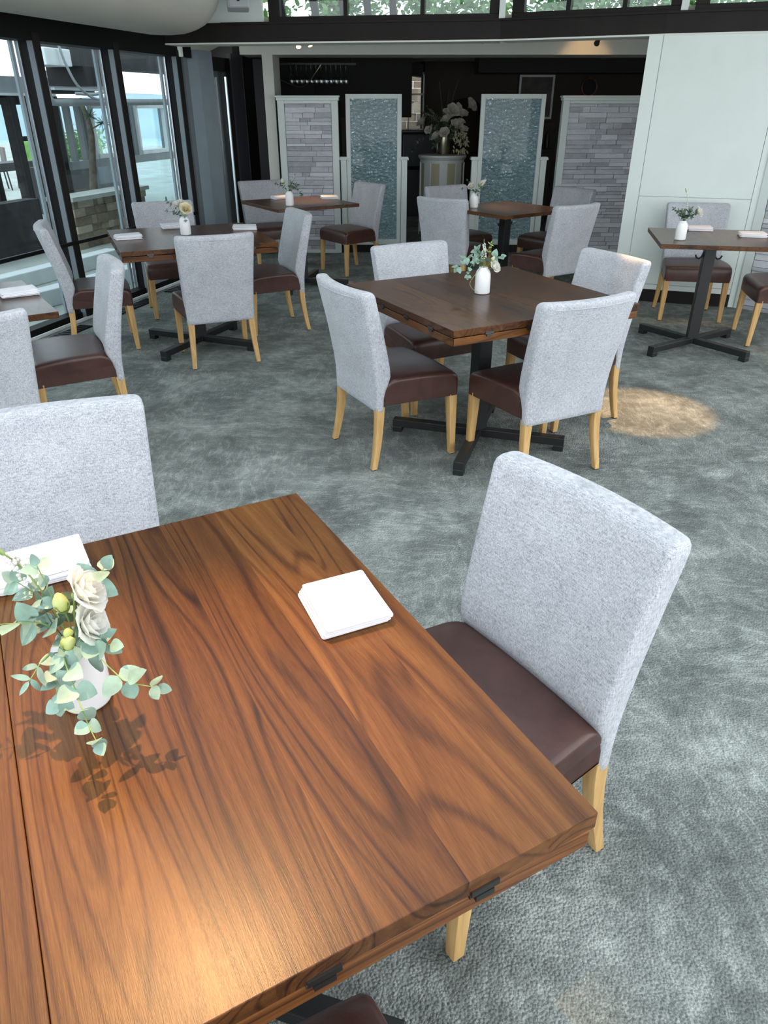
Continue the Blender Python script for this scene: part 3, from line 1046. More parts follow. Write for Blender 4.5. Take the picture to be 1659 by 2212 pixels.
def rose(par, c, ax, r, mat='rose', seed=0, name='rose', stem_from=None):
    rn = random.Random(seed)
    mt = axis_mat(ax); c = Vector(c)
    m = MB()
    # petals in widening whorls, each a curved patch with a rolled lip
    for layer, (rad, hgt, npet, open_) in enumerate(((0.22, 1.05, 3, 0.02), (0.42, 1.12, 3, 0.06), (0.64, 1.08, 4, 0.16), (0.84, 1.0, 5, 0.30), (1.0, 0.86, 5, 0.52))):
        for k in range(npet):
            a0 = 2 * math.pi * k / npet + layer * 0.9 + rn.uniform(-.2, .2)
            span = 2 * math.pi / npet * 1.35
            vs = []; nu, nv = 6, 5
            for i in range(nv + 1):
                t = i / nv
                rr = r * rad * (0.35 + 0.75 * math.sin(t * math.pi * 0.55)) + r * open_ * t ** 3 * 0.9
                zz = r * hgt * 1.25 * t - r * open_ * 0.45 * t ** 4
                for j in range(nu + 1):
                    u = j / nu * 2 - 1
                    fall = 1 - 0.30 * t * abs(u) ** 2.5
                    a = a0 + u * span / 2 * (0.55 + 0.45 * math.sin(math.pi * (0.15 + 0.6 * t)))
                    q = rr * (1 + 0.05 * math.sin(u * 5 + layer + k))
                    vs.append(mt @ Vector((q * math.cos(a), q * math.sin(a), zz * fall)) + c)
            fs = [(i * (nu + 1) + j, i * (nu + 1) + j + 1, (i + 1) * (nu + 1) + j + 1, (i + 1) * (nu + 1) + j) for i in range(nv) for j in range(nu)]
            m.add(vs, fs)
    o = m.build(name, mat, par, smooth=True)
    g = MB().lathe([(0.0, -0.35 * r), (0.22 * r, -0.3 * r), (0.36 * r, -0.05 * r), (0.42 * r, 0.15 * r), (0.2 * r, 0.1 * r)], 10, c, mt)
    for k in range(5):
        a = 2 * math.pi * k / 5
        leaf(g, c + mt @ Vector((0.3 * r * math.cos(a), 0.3 * r * math.sin(a), 0)), mt @ Vector((math.cos(a), math.sin(a), 0.5)), mt @ Vector((0, 0, 1)), 0.7 * r, 0.28 * r)
    if stem_from is not None:
        e = c - mt @ Vector((0, 0, 0.3 * r))
        g.tube(spline([stem_from, (Vector(stem_from) * 0.4 + e * 0.6) + Vector((0, 0.002, 0.004)), e], 8), 0.0013, 6)
    g.build('sepals', 'stem_green', o, smooth=True)
    return o

def bud(par, c, ax, L, r, mat='bud', stem_from=None, name='rose_bud'):
    mt = axis_mat(ax); c = Vector(c)
    rings = []
    for t, q in ((0, 0.25), (0.1, 0.75), (0.3, 1.0), (0.55, 0.92), (0.78, 0.6), (0.92, 0.34), (1.0, 0.12)):
        ring = []
        for j in range(15):
            a = 2 * math.pi * j / 15
            rr = r * q * (1 + 0.10 * math.sin(3 * a + t * 4))
            ring.append(mt @ Vector((rr * math.cos(a), rr * math.sin(a), L * t)) + c)
        rings.append(ring)
    o = MB().loft(rings).build(name, mat, par, smooth=60)
    g = MB().lathe([(0.0, -0.5 * r), (0.45 * r, -0.4 * r), (0.7 * r, 0.0), (0.85 * r, 0.25 * r), (0.5 * r, 0.1 * r)], 10, c, mt)
    for k in range(4):
        a = 2 * math.pi * k / 4
        leaf(g, c + mt @ Vector((0.75 * r * math.cos(a), 0.75 * r * math.sin(a), 0)), mt @ Vector((0.25 * math.cos(a), 0.25 * math.sin(a), 1)), mt @ Vector((math.cos(a), math.sin(a), 0)), 0.6 * L, 0.5 * r)
    if stem_from is not None:
        e = c - mt @ Vector((0, 0, 0.4 * r))
        g.tube(spline([stem_from, (Vector(stem_from) * 0.4 + e * 0.6) + Vector((0.001, 0.002, 0.004)), e], 8), 0.0012, 6)
    g.build('sepals', 'stem_green', o, smooth=True)
    return o

def spike(par, pts, r, seed, mat='spike', tipgreen=True, n=46):
    rn = random.Random(seed)
    sp_ = spline(pts, 20)
    o = MB().tube(sp_, 0.0012, 6).build('flower_spike', 'stem_green', par, smooth=True)
    m = MB(); g = MB()
    for k in range(n):
        t = 0.45 + 0.42 * k / n
        p = sp_[int(t * 20)].lerp(sp_[min(20, int(t * 20) + 1)], (t * 20) % 1)
        a = rn.uniform(0, 6.28)
        rr = r * (1 - 0.6 * k / n)
        q = p + Vector((rr * math.cos(a), rr * math.sin(a), rn.uniform(-.002, .004)))
        m.ball(q, rn.uniform(0.0016, 0.0030), 6, 4)
    m.build('florets', mat, o, smooth=True)
    if tipgreen:
        d = (sp_[-1] - sp_[-4])
        g.lathe([(0.0, -0.002), (0.0032, 0.003), (0.0034, 0.012), (0.0018, 0.024), (0.0, 0.029)], 8, sp_[-3], axis_mat(d))
        g.build('spike_tip', 'stem_green', o, smooth=True)
    return o

VASES = [
    ('near', -0.443, 0.812, 'white bottle vase on the near walnut table'),
    ('middle', 0.465, 3.515, 'white bottle vase on the dark middle table'),
    ('window', -1.367, 5.310, 'white bottle vase on the table beside the window'),
    ('far left', -0.840, 6.995, 'white bottle vase on the far left table'),
    ('far centre', 0.788, 6.855, 'white bottle vase on the far centre table'),
    ('wall', 1.966, 5.095, 'white bottle vase on the table by the pale wall'),
]
vo = None
VP = {}
for k, x, y, lab in VASES:
    if vo is None:
        vo = MB().lathe(VASE, 36).build('vase', 'ceramic', None, smooth=50)
        o = vo
    else:
        o = vo.copy(); COL.objects.link(o)
    o.location = (x, y, TZ + 0.0005)
    tag(o, lab, 'vase', 'white bottle vases on the tables')
    VP[k] = Vector((x, y, TZ + 0.118))

def bouquet(k, label):
    return thing('bouquet', label, 'flowers', VP[k], 0, 'small bouquets in the white vases')
O = (0, 0, -0.03)
# near bouquet
bq = bouquet('near', 'cream roses with long trailing eucalyptus in the vase on the nearest table')
sprig(bq, [O, (-.025, -.012, .030), (-.062, -.03, .046), (-.100, -.045, .052)], 5, .034, .030, 1, start=.30, shrink=.8)
sprig(bq, [O, (-.012, .004, .05), (-.028, .012, .112)], 3, .026, .018, 2, start=.55, shrink=.9)
sprig(bq, [O, (.030, -.035, .022), (.085, -.078, .006), (.105, -.088, -.004), (.140, -.082, -.020)], 5, .036, .026, 3, start=.20, shrink=.72, rnd_=.75, mat='euca')
sprig(bq, [O, (.010, -.050, .006), (.035, -.090, -.014), (.060, -.128, -.032), (.082, -.156, -.046)], 6, .031, .029, 4, mat='euca_pale', start=.25, shrink=.72)
sprig(bq, [O, (-.014, -.045, .004), (-.034, -.072, -.018)], 2, .030, .010, 5, start=.75, shrink=.9, rnd_=.8)
sprig(bq, [O, (-.002, -.046, .0), (.000, -.070, -.026), (.004, -.084, -.050)], 5, .022, .022, 6, mat='euca_pale', start=.35, shrink=.9)
sprig(bq, [O, (.030, .010, .06), (.062, .012, .108)], 3, .034, .026, 7, start=.50, shrink=.95)
sprig(bq, [O, (-.03, .02, .04), (-.075, .03, .075)], 4, .030, .024, 8, start=.35, shrink=.9)
sprig(bq, [O, (.020, -.025, .022), (.050, -.045, .026), (.078, -.055, .030)], 4, .036, .030, 9, start=.25, shrink=.8)
sprig(bq, [O, (-.02, -.005, .03), (-.03, .0, .06)], 4, .026, .010, 10, mat='leaf_dark', start=.2, shrink=.9, rnd_=.8)
sprig(bq, [O, (.008, .012, .03), (.012, .02, .06)], 4, .026, .012, 11, mat='leaf_dark', start=.2, shrink=.9, rnd_=.8)
rose(bq, (.030, -.012, .082), (.85, .10, .50), .023, 'rose', 1, stem_from=O)
rose(bq, (.036, -.030, .040), (.90, -.05, .42), .021, 'rose', 2, stem_from=O)
bud(bq, (.006, -.012, .056), (-.05, -.15, 1), .031, .0105, stem_from=O)
bud(bq, (.016, -.048, .022), (.5, -.3, .8), .026, .0095, stem_from=O)
bud(bq, (.022, -.046, .040), (.1, -.3, .9), .012, .0068, stem_from=O, name='round_bud')
spike(bq, [O, (-.035, .02, .06), (-.062, .03, .10), (-.085, .03, .125)], .014, 12, n=110)
# middle bouquet
bq = bouquet('middle', 'drooping eucalyptus with one white plume in the vase on the middle table')
sprig(bq, [O, (-.03, 0, .042), (-.085, -.015, .046), (-.125, -.02, .0)], 6, .036, .033, 21, start=.25, shrink=.85)
sprig(bq, [O, (-.035, -.02, .03), (-.07, -.03, .0), (-.075, -.035, -.035)], 5, .024, .024, 22, start=.3, shrink=.8)
sprig(bq, [O, (.03, 0, .04), (.075, -.005, .05)], 3, .034, .030, 23, start=.4, shrink=1)
sprig(bq, [O, (-.02, .01, .05), (-.035, .01, .075)], 4, .034, .030, 24, start=.3, shrink=.9)
sprig(bq, [O, (.012, .01, .06), (.026, .0, .105)], 4, .026, .010, 25, mat='stem_green', start=.4, rnd_=.8)
MB().tube(spline([(-.02, -.03, .0), (-.062, -.04, -.055), (-.055, -.042, -.085), (-.025, -.042, -.105)], 16), .0010, 6).build('tendril', 'stem_green', bq, smooth=True)['label'] = 'thin trailing stem'
spike(bq, [O, (-.002, .0, .05), (-.006, 0, .125)], .011, 26, tipgreen=False, n=90)
rose(bq, (.044, -.012, .002), (.5, -.5, .5), .020, 'rose', 27, stem_from=O)
bud(bq, (.034, -.02, .034), (.35, -.3, .8), .024, .0085, 'rose_yellow', stem_from=O)
# window bouquet
bq = bouquet('window', 'cream rose and white blooms with thin leaves in the vase by the window')
sprig(bq, [O, (-.045, 0, .05), (-.10, 0, .09), (-.105, 0, .115)], 5, .022, .015, 31, mat='leaf_dark', start=.35)
sprig(bq, [O, (-.05, 0, .02), (-.11, -.01, .035)], 4, .020, .010, 32, mat='leaf_dark', start=.4, rnd_=.8)
sprig(bq, [O, (-.03, -.01, .02), (-.062, -.01, .03)], 4, .026, .016, 33, mat='leaf_dark', start=.3)
sprig(bq, [O, (.012, -.03, .012), (.018, -.038, -.02)], 3, .024, .018, 34, mat='euca', start=.5)
sprig(bq, [O, (.02, .01, .03), (.045, .01, .04)], 4, .024, .014, 35, mat='leaf_dark', start=.3)
rose(bq, (.022, -.02, .045), (.35, -.7, .6), .028, 'rose_yellow', 36, stem_from=O)
rose(bq, (-.032, -.01, .070), (-.2, -.4, .9), .021, 'rose', 37, stem_from=O)
rose(bq, (-.012, .01, .082), (.1, -.3, .9), .018, 'rose', 38, stem_from=O)
spike(bq, [O, (-.03, 0, .07), (-.062, 0, .125)], .008, 39, tipgreen=False, n=40)
# far left bouquet
bq = bouquet('far left', 'white bud and dark leaves spreading wide on the far left table')
sprig(bq, [O, (-.05, 0, .045), (-.115, 0, .062)], 6, .028, .016, 41, mat='leaf_dark', start=.3)
sprig(bq, [O, (.05, -.01, .03), (.10, -.02, .0), (.11, -.02, -.03)], 6, .028, .020, 42, mat='leaf_dark', start=.25)
sprig(bq, [O, (.04, 0, .05), (.08, 0, .055)], 5, .032, .020, 43, mat='leaf_dark', start=.2)
sprig(bq, [O, (.02, -.01, .05), (.03, -.01, .07)], 5, .030, .018, 44, mat='leaf_dark', start=.2)
sprig(bq, [O, (.03, 0, .06), (.06, 0, .135)], 5, .018, .012, 45, mat='euca', start=.4)
bud(bq, (-.048, -.01, .068), (-.2, -.1, 1), .042, .020, 'rose', stem_from=O)
spike(bq, [O, (.03, 0, .07), (.062, 0, .145)], .009, 46, tipgreen=False, n=50)
# far centre bouquet
bq = bouquet('far centre', 'white lily-like blooms with dark leaves on the far centre table')
sprig(bq, [O, (-.03, 0, .05), (-.07, 0, .10)], 5, .028, .018, 51, mat='leaf_dark', start=.3)
sprig(bq, [O, (-.05, 0, .03), (-.11, 0, .035)], 4, .020, .012, 52, mat='leaf_dark', start=.4)
sprig(bq, [O, (.03, -.01, .03), (.07, -.01, .04)], 5, .030, .018, 53, mat='leaf_dark', start=.2)
sprig(bq, [O, (.0, -.02, .02), (.02, -.04, -.01)], 3, .026, .018, 54, mat='leaf_dark', start=.4)
sprig(bq, [O, (.09, -.02, .03), (.16, -.03, -.06)], 4, .018, .010, 55, mat='leaf_dark', start=.7)
bud(bq, (.036, 0, .060), (.75, -.2, .65), .075, .021, 'rose', stem_from=O, name='lily')
rose(bq, (-.028, -.02, .045), (-.3, -.5, .8), .026, 'rose', 56, stem_from=O)
# bouquet by the pale wall
bq = bouquet('wall', 'tall curved green spike over dark leaves in the vase by the pale wall')
for q, (dx, dz) in enumerate(((-.05, .06), (.03, .075), (.065, .055), (-.02, .05), (.0, .012), (.045, .03))):
    sprig(bq, [O, (dx * .5, -.01, .03 + dz * .3), (dx, -.015, dz)], 4, .034, .020, 60 + q, mat='leaf_dark', start=.35)
sprig(bq, [O, (-.05, 0, .05), (-.082, 0, .08)], 3, .020, .014, 70, mat='leaf_dark', start=.7)
spike(bq, [O, (.004, 0, .06), (.0, 0, .14), (-.02, 0, .185)], .006, 71, n=60)
rose(bq, (.080, -.005, .050), (.7, -.4, .5), .024, 'rose', 72, stem_from=O)

# ------------------------------------------------------------------ screens that divide the room from the bar
def stone_screen(label, x0, x1, y, top, seed, depth):
    t = thing('stone_screen', label, 'screen', ((x0 + x1) / 2, y, 0), 0, 'stone-faced screens')
    w = x1 - x0; h = w / 2
    f = MB()
    f.box((-h + 0.037, 0, (top - 0.05) / 2), (0.074, 0.10, top - 0.05)); f.box((h - 0.037, 0, (top - 0.05) / 2), (0.074, 0.10, top - 0.05))
    f.box((0, 0, top - 0.065), (w - 0.148, 0.10, 0.03)); f.box((0, 0, 0.02), (w - 0.148, 0.10, 0.04))
    f.build('frame', 'white_paint', t, bevel=0.003)
    c = MB(); c.box((0, -0.005, top - 0.035), (w + 0.02, 0.13, 0.03)); c.box((0, -0.008, top - 0.012), (w + 0.04, 0.15, 0.018))
    c.build('cap', 'white_paint', t, bevel=0.003)
    m = MB(); m.box((0, 0.02, top / 2), (w - 0.15, 0.03, top - 0.12))
    ledgestone(m, (-h + 0.076, -0.015), (h - 0.076, -0.015), 0.04, top - 0.082, random.Random(seed), 0.030)
    m.build('stone_face', 'stone', t, tone=True)
    MB().box((0, 0.05 + depth / 2, (top - 0.06) / 2), (w - 0.03, depth, top - 0.06)).build('back_wall', 'brown_room', t)
    return t
stone_screen('pale stone-faced screen left of the left blue glass screen', -1.169, -0.506, 9.15, 1.636, 11, 0.9)
stone_screen('stone-faced screen between the right blue glass screen and pale wall', 1.962, 2.90, 9.15, 1.636, 12, 0.3)

def glass_screen(label, x0, x1, y, top):
    t = thing('glass_screen', label, 'screen', ((x0 + x1) / 2, y, 0), 0, 'rippled glass screens')
    w = x1 - x0; h = w / 2; pz = 1.03
    f = MB()
    for s in (-1, 1):
        f.box((s * (h - 0.024), 0, (top + 0.08) / 2), (0.048, 0.05, top - 0.08))
    f.box((0, 0, top - 0.022), (w - 0.096, 0.05, 0.044)); f.box((0, 0, 0.11), (w - 0.096, 0.05, 0.06))
    f.build('frame', 'white_paint', t, bevel=0.003)
    MB().box((0, 0, (top + 0.10) / 2), (w - 0.09, 0.012, top - 0.18)).build('glass_pane', 'rippled', t)
    for s in (-1, 1):
        p = MB().box((s * (h + 0.036), 0, pz / 2 + 0.03), (0.066, 0.09, pz - 0.09)).build('post', 'white_paint', t, bevel=0.003)
        c = MB(); c.box((s * (h + 0.036), 0, pz - 0.008), (0.086, 0.11, 0.016)); c.box((s * (h + 0.036), 0, pz - 0.022), (0.098, 0.122, 0.020))
        c.build('post_cap', 'white_paint', p, bevel=0.004)
    MB().box((0, 0.0, 0.04), (w + 0.14, 0.12, 0.08)).build('plinth', 'dark_wood', t)
    return t
glass_screen('rippled blue glass screen on the left, beside the round flower stand', -0.425, 0.196, 9.2, 1.649)
glass_screen('rippled blue glass screen on the right, behind the far centre table', 1.071, 1.783, 9.2, 1.649)

# ------------------------------------------------------------------ round flower stand with its arrangement
px, py = 0.755, 10.45
t = thing('flower_stand', 'round cream panelled stand between the two glass screens', 'stand', (px, py, 0))
MB().lathe([(0, 0), (0.275, 0), (0.275, 0.90), (0, 0.90)], 40).build('drum', 'tan_paint', t, smooth=30)
MB().lathe([(0, 0.895), (0.285, 0.895), (0.285, 0.93), (0.30, 0.945), (0.312, 0.965), (0.308, 0.985), (0, 0.985)], 40).build('top', 'white_paint', t, smooth=30)
for k in range(8):
    a = R(-90 + 45 * k)
    MB().box((0.277 * math.cos(a), 0.277 * math.sin(a), 0.46), (0.022, 0.105, 0.88), (0, 0, a)).build('pilaster', 'white_paint', t, bevel=0.003)
MB().lathe([(0, 0), (0.285, 0), (0.285, 0.06), (0, 0.06)], 40).build('foot_ring', 'dark_wood', t)
o = MB().lathe([(0, 0), (0.155, 0), (0.165, 0.008), (0.160, 0.012), (0, 0.010)], 32).build('tray', 'brass', None, smooth=30)
o.location = (px + 0.02, py, 0.9855); tag(o, 'thin round tray under the large metal vase', 'tray')
o = MB().lathe([(0, 0), (0.085, 0), (0.088, 0.005), (0.088, 0.19), (0.083, 0.19), (0.083, 0.02), (0, 0.02)], 32).build('metal_vase', 'brass', None, smooth=40)
o.location = (px + 0.01, py, 0.9985); tag(o, 'brushed metal cylinder vase on the round stand', 'vase')
bq = thing('flower_arrangement', 'large white rose arrangement in the metal vase on the round stand', 'flowers', (px + 0.01, py, 1.18))
O2 = (0, 0, -0.1)
rq = random.Random(8)
for i, (dx, dy, dz, r) in enumerate(((.03, -.10, .19, .052), (.09, -.06, .29, .058), (.31, -.02, .35, .060), (.14, -.12, .13, .055), (-.09, -.10, .01, .048), (.00, -.13, .05, .045), (-.27, -.04, .16, .050),
                                     (.22, -.05, .25, .048), (.24, -.06, .08, .042), (.03, -.02, .27, .040), (.20, -.10, .17, .036), (-.20, -.08, .08, .034), (.16, -.02, .33, .040))):
    rose(bq, (dx, dy, dz), (dx * 1.6 + rq.uniform(-.4, .4), -.45 + rq.uniform(-.25, .35), .55 + rq.uniform(-.2, .35)), r, 'rose', 80 + i, stem_from=O2)
for i, pts in enumerate((((-.10, -.05, .10), (-.28, -.06, .30)), ((-.08, -.06, .12), (-.22, -.08, .34)), ((-.14, -.08, .02), (-.33, -.1, -.02), (-.40, -.1, -.14)), ((-.08, -.08, .05), (-.20, -.1, .14)),
                         ((.14, -.06, .05), (.28, -.08, .0)), ((.10, -.1, .06), (.20, -.1, .18)), ((.0, -.08, .1), (-.06, -.1, .22)), ((.06, 0, .2), (.14, .02, .34)), ((-.06, -.1, .0), (-.14, -.12, -.10)))):
    sprig(bq, [O2] + list(pts), 9, .055, .035, 100 + i, mat='leaf_dark', start=.3, stem=.002)
for i, pts in enumerate((((-.10, 0, .22), (-.24, 0, .36)), ((-.12, -.03, .2), (-.30, 0, .30)), ((.02, 0, .2), (-.04, .0, .36)), ((.08, -.1, .12), (.17, -.1, .22)))):
    spike(bq, [O2] + list(pts), .035, 120 + i, tipgreen=False, n=90)
for i, (dx, dz) in enumerate(((-.08, .62), (.16, .64), (.05, .55))):
    st = MB().tube(spline([O2, (dx * .4, 0, dz * .5), (dx, .02, dz)], 14), .002, 6).build('twig', 'bark', bq, smooth=True)
# trailing moss tail at the right of the vase
rn = random.Random(5); m = MB()
for k in range(90):
    a = (rn.uniform(.12, .30), rn.uniform(-.10, .02), rn.uniform(-.16, .12))
    leaf(m, a, (rn.uniform(-.3, .5), -.3, rn.uniform(-1, .2)), (0, -1, .3), .05, .02)
m.build('dried_fronds', 'tan_paint', bq, smooth=True)

# ------------------------------------------------------------------ things in the dark bar
t = thing('side_cabinet', 'grey cabinet with a black top behind the round flower stand', 'cabinet', (0.55, 12.6, 0))
MB().box((0, 0, 0.58), (0.5, 0.4, 1.16)).build('body', 'grey_cabinet', t, bevel=0.004)
MB().box((0, 0, 1.175), (0.54, 0.44, 0.03)).build('top', 'dark_trim', t, bevel=0.004)
MB().box((0, -0.206, 0.70), (0.49, 0.012, 0.05)).build('drawer_band', 'dark_trim', t)
t = thing('wall_picture', 'dark painting in a thin white frame behind the right glass screen', 'picture', (2.45, 13.50, 1.66))
f = MB(); 
for c_, s_ in (((-.265, 0, 0), (.03, .04, .62)), ((.265, 0, 0), (.03, .04, .62)), ((0, 0, .295), (.50, .04, .03)), ((0, 0, -.295), (.50, .04, .03))):
    f.box(c_, s_)
f.build('frame', 'ext_white', t)
MB().box((0, 0.005, 0), (.50, .02, .56)).build('canvas', 'painting', t)
t = thing('ring_light', 'dim copper ring on the back wall above the right stone screen', 'clock', (3.30, 13.505, 1.80))
rot = Matrix.Rotation(R(90), 3, 'X')
MB().tube([(.12 * math.cos(2 * math.pi * k / 32), 0, .12 * math.sin(2 * math.pi * k / 32)) for k in range(33)], .010, 8).build('ring', 'copper', t, smooth=True)
MB().lathe([(0, 0), (.105, 0), (.105, .03), (0, .03)], 32, (0, 0.03, 0), rot).build('face', 'dark_room', t)
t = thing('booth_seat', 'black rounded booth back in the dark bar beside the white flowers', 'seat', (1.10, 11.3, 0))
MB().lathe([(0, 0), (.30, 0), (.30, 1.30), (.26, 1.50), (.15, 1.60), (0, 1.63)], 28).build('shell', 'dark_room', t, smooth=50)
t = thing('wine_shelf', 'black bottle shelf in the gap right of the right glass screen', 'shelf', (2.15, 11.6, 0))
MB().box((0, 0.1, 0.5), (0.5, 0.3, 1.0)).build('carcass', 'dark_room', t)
MB().box((0, 0.1, 1.32), (0.5, 0.3, 0.02)).build('shelf', 'brown_room', t)
for k in range(5):
    o = MB().lathe([(0, 0), (.034, 0), (.036, .01), (.036, .17), (.014, .22), (.014, .28), (0, .28)], 14).build('bottle', 'black_metal', None, smooth=40)
    o.location = (1.97 + .09 * k, 11.66, 1.001)
    tag(o, 'dark bottle on the black shelf right of the right glass screen', 'bottle', 'bottles on the bar shelf')
# stemware hanging above the left stone screen
t = thing('glass_rack', 'black rail of hanging stemware above the left stone screen', 'rack', (-0.85, 10.6, 1.99))
for y in (-.06, .06):
    MB().box((0, y, 0), (1.0, .02, .02)).build('rail', 'black_metal', t)
for x in (-.45, .45):
    MB().tube([(x, 0, .01), (x, 0, .165)], .006, 6).build('hanger', 'black_metal', t)
g0 = None
for k in range(12):
    if g0 is None:
        g0 = MB().lathe([(.033, 0), (.033, -.003), (.005, -.006), (.0035, -.09), (.012, -.105), (.034, -.135), (.038, -.165), (.034, -.20), (.0325, -.20), (.0365, -.165), (.032, -.137), (.0, -.11), (0, 0)], 18).build('wine_glass', 'stem_glass', None, smooth=50)
        o = g0
    else:
        o = g0.copy(); COL.objects.link(o)
    o.location = (-1.16 + .062 * k, 10.6 + .02 * (k % 2), 1.979)
    tag(o, 'clear wine glass hanging upside down over the left stone screen', 'glass', 'wine glasses hanging over the bar')
o = MB().tube(spline([(-1.20, 9.70, 1.80), (-1.05, 10.2, 1.74), (-.95, 10.4, 1.77), (-.86, 10.5, 1.88), (-.78, 10.54, 1.985)], 24), .006, 8).build('light_cord', 'brass', None, smooth=True)
tag(o, 'drooping pale cord beside the hanging wine glasses', 'cord')

# ------------------------------------------------------------------ lamps
def cone_mat(p, q):
    return axis_mat(Vector(p) - Vector(q))
def spot_head(name, label, p, q, watts, cone, blend, L=0.075, r=0.028, stem=0.05, ceil=None):
    """small metal spot lamp aimed from p at q; its light sits at the mouth"""
    t = thing(name, label, 'lamp', p, 0, 'small ceiling spots')
    mt = cone_mat(p, q)
    MB().lathe([(0, L * .9), (r * .55, L * .9), (r * .7, L * .6), (r, 0), (r * 1.05, -.004), (r * .92, -.004), (r * .85, .006), (0, .012)], 20, (0, 0, 0), mt).build('shade', 'hinge', t, smooth=40)
    MB().lathe([(0, .004), (r * .80, .004), (r * .80, .001), (0, .001)], 16, (0, 0, 0), mt).build('bulb', 'lamp_on', t)
    if ceil:
        top = mt @ Vector((0, 0, L * .8))
        MB().tube([top, (top.x, top.y, ceil - p[2])], .006, 8).build('stem', 'hinge', t)
    ld = bpy.data.lights.new('spot_light', 'SPOT')
    ld.energy = watts; ld.color = WARM; ld.spot_size = R(cone); ld.spot_blend = blend; ld.shadow_soft_size = 0.02
    lo = bpy.data.objects.new('spot_light', ld)
    COL.objects.link(lo)
    lo.parent = t
    d = Vector(q) - Vector(p)
    lo.location = d.normalized() * 0.02
    lo.rotation_euler = d.to_track_quat('-Z', 'Y').to_euler()
    return t
names = ['warm spot above the nearest walnut table, out of sight overhead', 'warm spot overhead aimed at the carpet right of the middle table', 'warm spot overhead aimed at the napkins by the pale wall']
for (p, q, wt, cn, bl), lab in zip(SPOTS, names):
    spot_head('spot_lamp', lab, p, q, wt, cn, bl, .10, .035, ceil=3.0)
spot_head('spot_lamp', 'small spot under the lintel above the left stone screen, tilted left', (-0.83, 8.35, 2.035), (-0.74, 7.50, .75), 120, 28, 1.0, ceil=2.155)
spot_head('spot_lamp', 'small lit spot just right of the left one under the dark beam', (-0.72, 8.40, 2.045), (-0.3, 7.9, 0.4), 5, 34, .9, .05, .026, ceil=2.155)
spot_head('spot_lamp', 'small lit spot on the wire in the centre under the dark beam', (0.962, 8.40, 2.085), (1.20, 6.95, .75), 85, 24, 1.0, .05, .026, ceil=2.155)
spot_head('spot_lamp', 'small metal spot pointing down near the right end of the lintel', (2.16, 8.75, 2.09), (2.16, 9.12, 1.95), 2.0, 80, .5, ceil=2.155)
o = MB().tube(spline([(-1.55, 8.4, 2.072), (-0.4, 8.4, 2.072), (0.96, 8.4, 2.085), (2.2, 8.3, 2.108), (2.55, 8.3, 2.10), (2.62, 8.3, 2.085), (2.68, 8.3, 2.10)], 40), .0045, 6).build('lamp_wire', 'black_metal', None, smooth=True)
tag(o, 'thin black wire carrying the small spots below the beam', 'wire')
for x, lab in ((-0.05, 'tiny lit ceiling light left of the white flowers'), (0.742, 'tiny lit ceiling light above the white flowers'), (1.566, 'tiny lit ceiling light above the right glass screen')):
    t = thing('recessed_light', lab, 'lamp', (x, 10.0, 2.10), 0, 'tiny recessed bar lights')
    MB().lathe([(.022, 0), (.016, 0), (.016, .055), (.022, .055)], 14).build('rim', 'hinge', t)
    MB().lathe([(0, .006), (.014, .006), (.014, .002), (0, .002)], 12).build('bulb', 'led_on', t)
t = thing('cylinder_light', 'short white cylinder light under the window head, above the pale post', 'lamp', (-1.90, 7.92, 1.93))
MB().lathe([(0, .11), (.040, .11), (.042, .10), (.042, .004), (.040, 0), (.034, 0), (.034, .02), (0, .02)], 24).build('body', 'white_paint', t, smooth=40)
MB().lathe([(0, .11), (.02, .11), (.02, .125), (0, .125)], 12).build('mount', 'dark_trim', t)

# ------------------------------------------------------------------ duct and speaker above the window
def duct():
    m = MB()
    rings = []
    Rr = 0.44
    axis = [(-7.5, 1.0), (1.50, 1.0)] 
    ss = [-7.5, -4, -1, 0.6, 1.55] + [1.55 + 0.52 * math.sin(R(90) * k / 8) for k in range(1, 9)]
    for s in ss:
        k = 1.0 if s <= 1.55 else math.sqrt(max(0.0004, 1 - ((s - 1.55) / 0.522) ** 2))
        c_ = wp(s, -0.56)
        ring = []
        for j in range(32):
            a = 2 * math.pi * j / 32
            # flattened round section
            ex = abs(math.cos(a)) ** 0.8 * (1 if math.cos(a) >= 0 else -1)
            ez = abs(math.sin(a)) ** 0.8 * (1 if math.sin(a) >= 0 else -1)
            ring.append((c_[0] - WN.x * Rr * ex * k, c_[1] - WN.y * Rr * ex * k, 2.40 + 0.38 * ez * k))
        rings.append(ring)
    m.loft(rings)
    return m.build('air_duct', 'duct', None, smooth=50)
tag(duct(), 'fat rounded beige air duct running above the window wall', 'duct')
t = thing('wall_speaker', 'pale speaker box tilted at the top edge beside the duct', 'speaker', (-1.15, 6.95, 2.205), R(12))
MB().box((0, 0.05, 0.10), (.17, .12, .22), (R(-12), 0, 0)).build('cabinet', 'speaker', t, bevel=.012, seg=3)
MB().box((0, -0.018, 0.10), (.145, .012, .19), (R(-12), 0, 0)).build('grille', 'galv', t, bevel=.006)
MB().box((0.0, -0.034, 0.06), (.02, .004, .03), (R(-12), 0, 0)).build('badge', 'dark_trim', t)
MB().box((0, 0.30, 0.12), (.05, .46, .04)).build('bracket', 'speaker', t)

# ------------------------------------------------------------------ outside the windows
def ex(s, o, z=0.0):
    p = wp(s, o)
    return Vector((p[0], p[1], z))
EROT = math.atan2(WD.y, WD.x)
def ebox(m, s0, s1, o0, o1, z0, z1, rot=0.0):
    c = (ex(s0, o0) + ex(s1, o1)) / 2
    return m.box((c.x, c.y, (z0 + z1) / 2), (abs(s1 - s0), abs(o1 - o0), z1 - z0), (0, 0, EROT + rot))
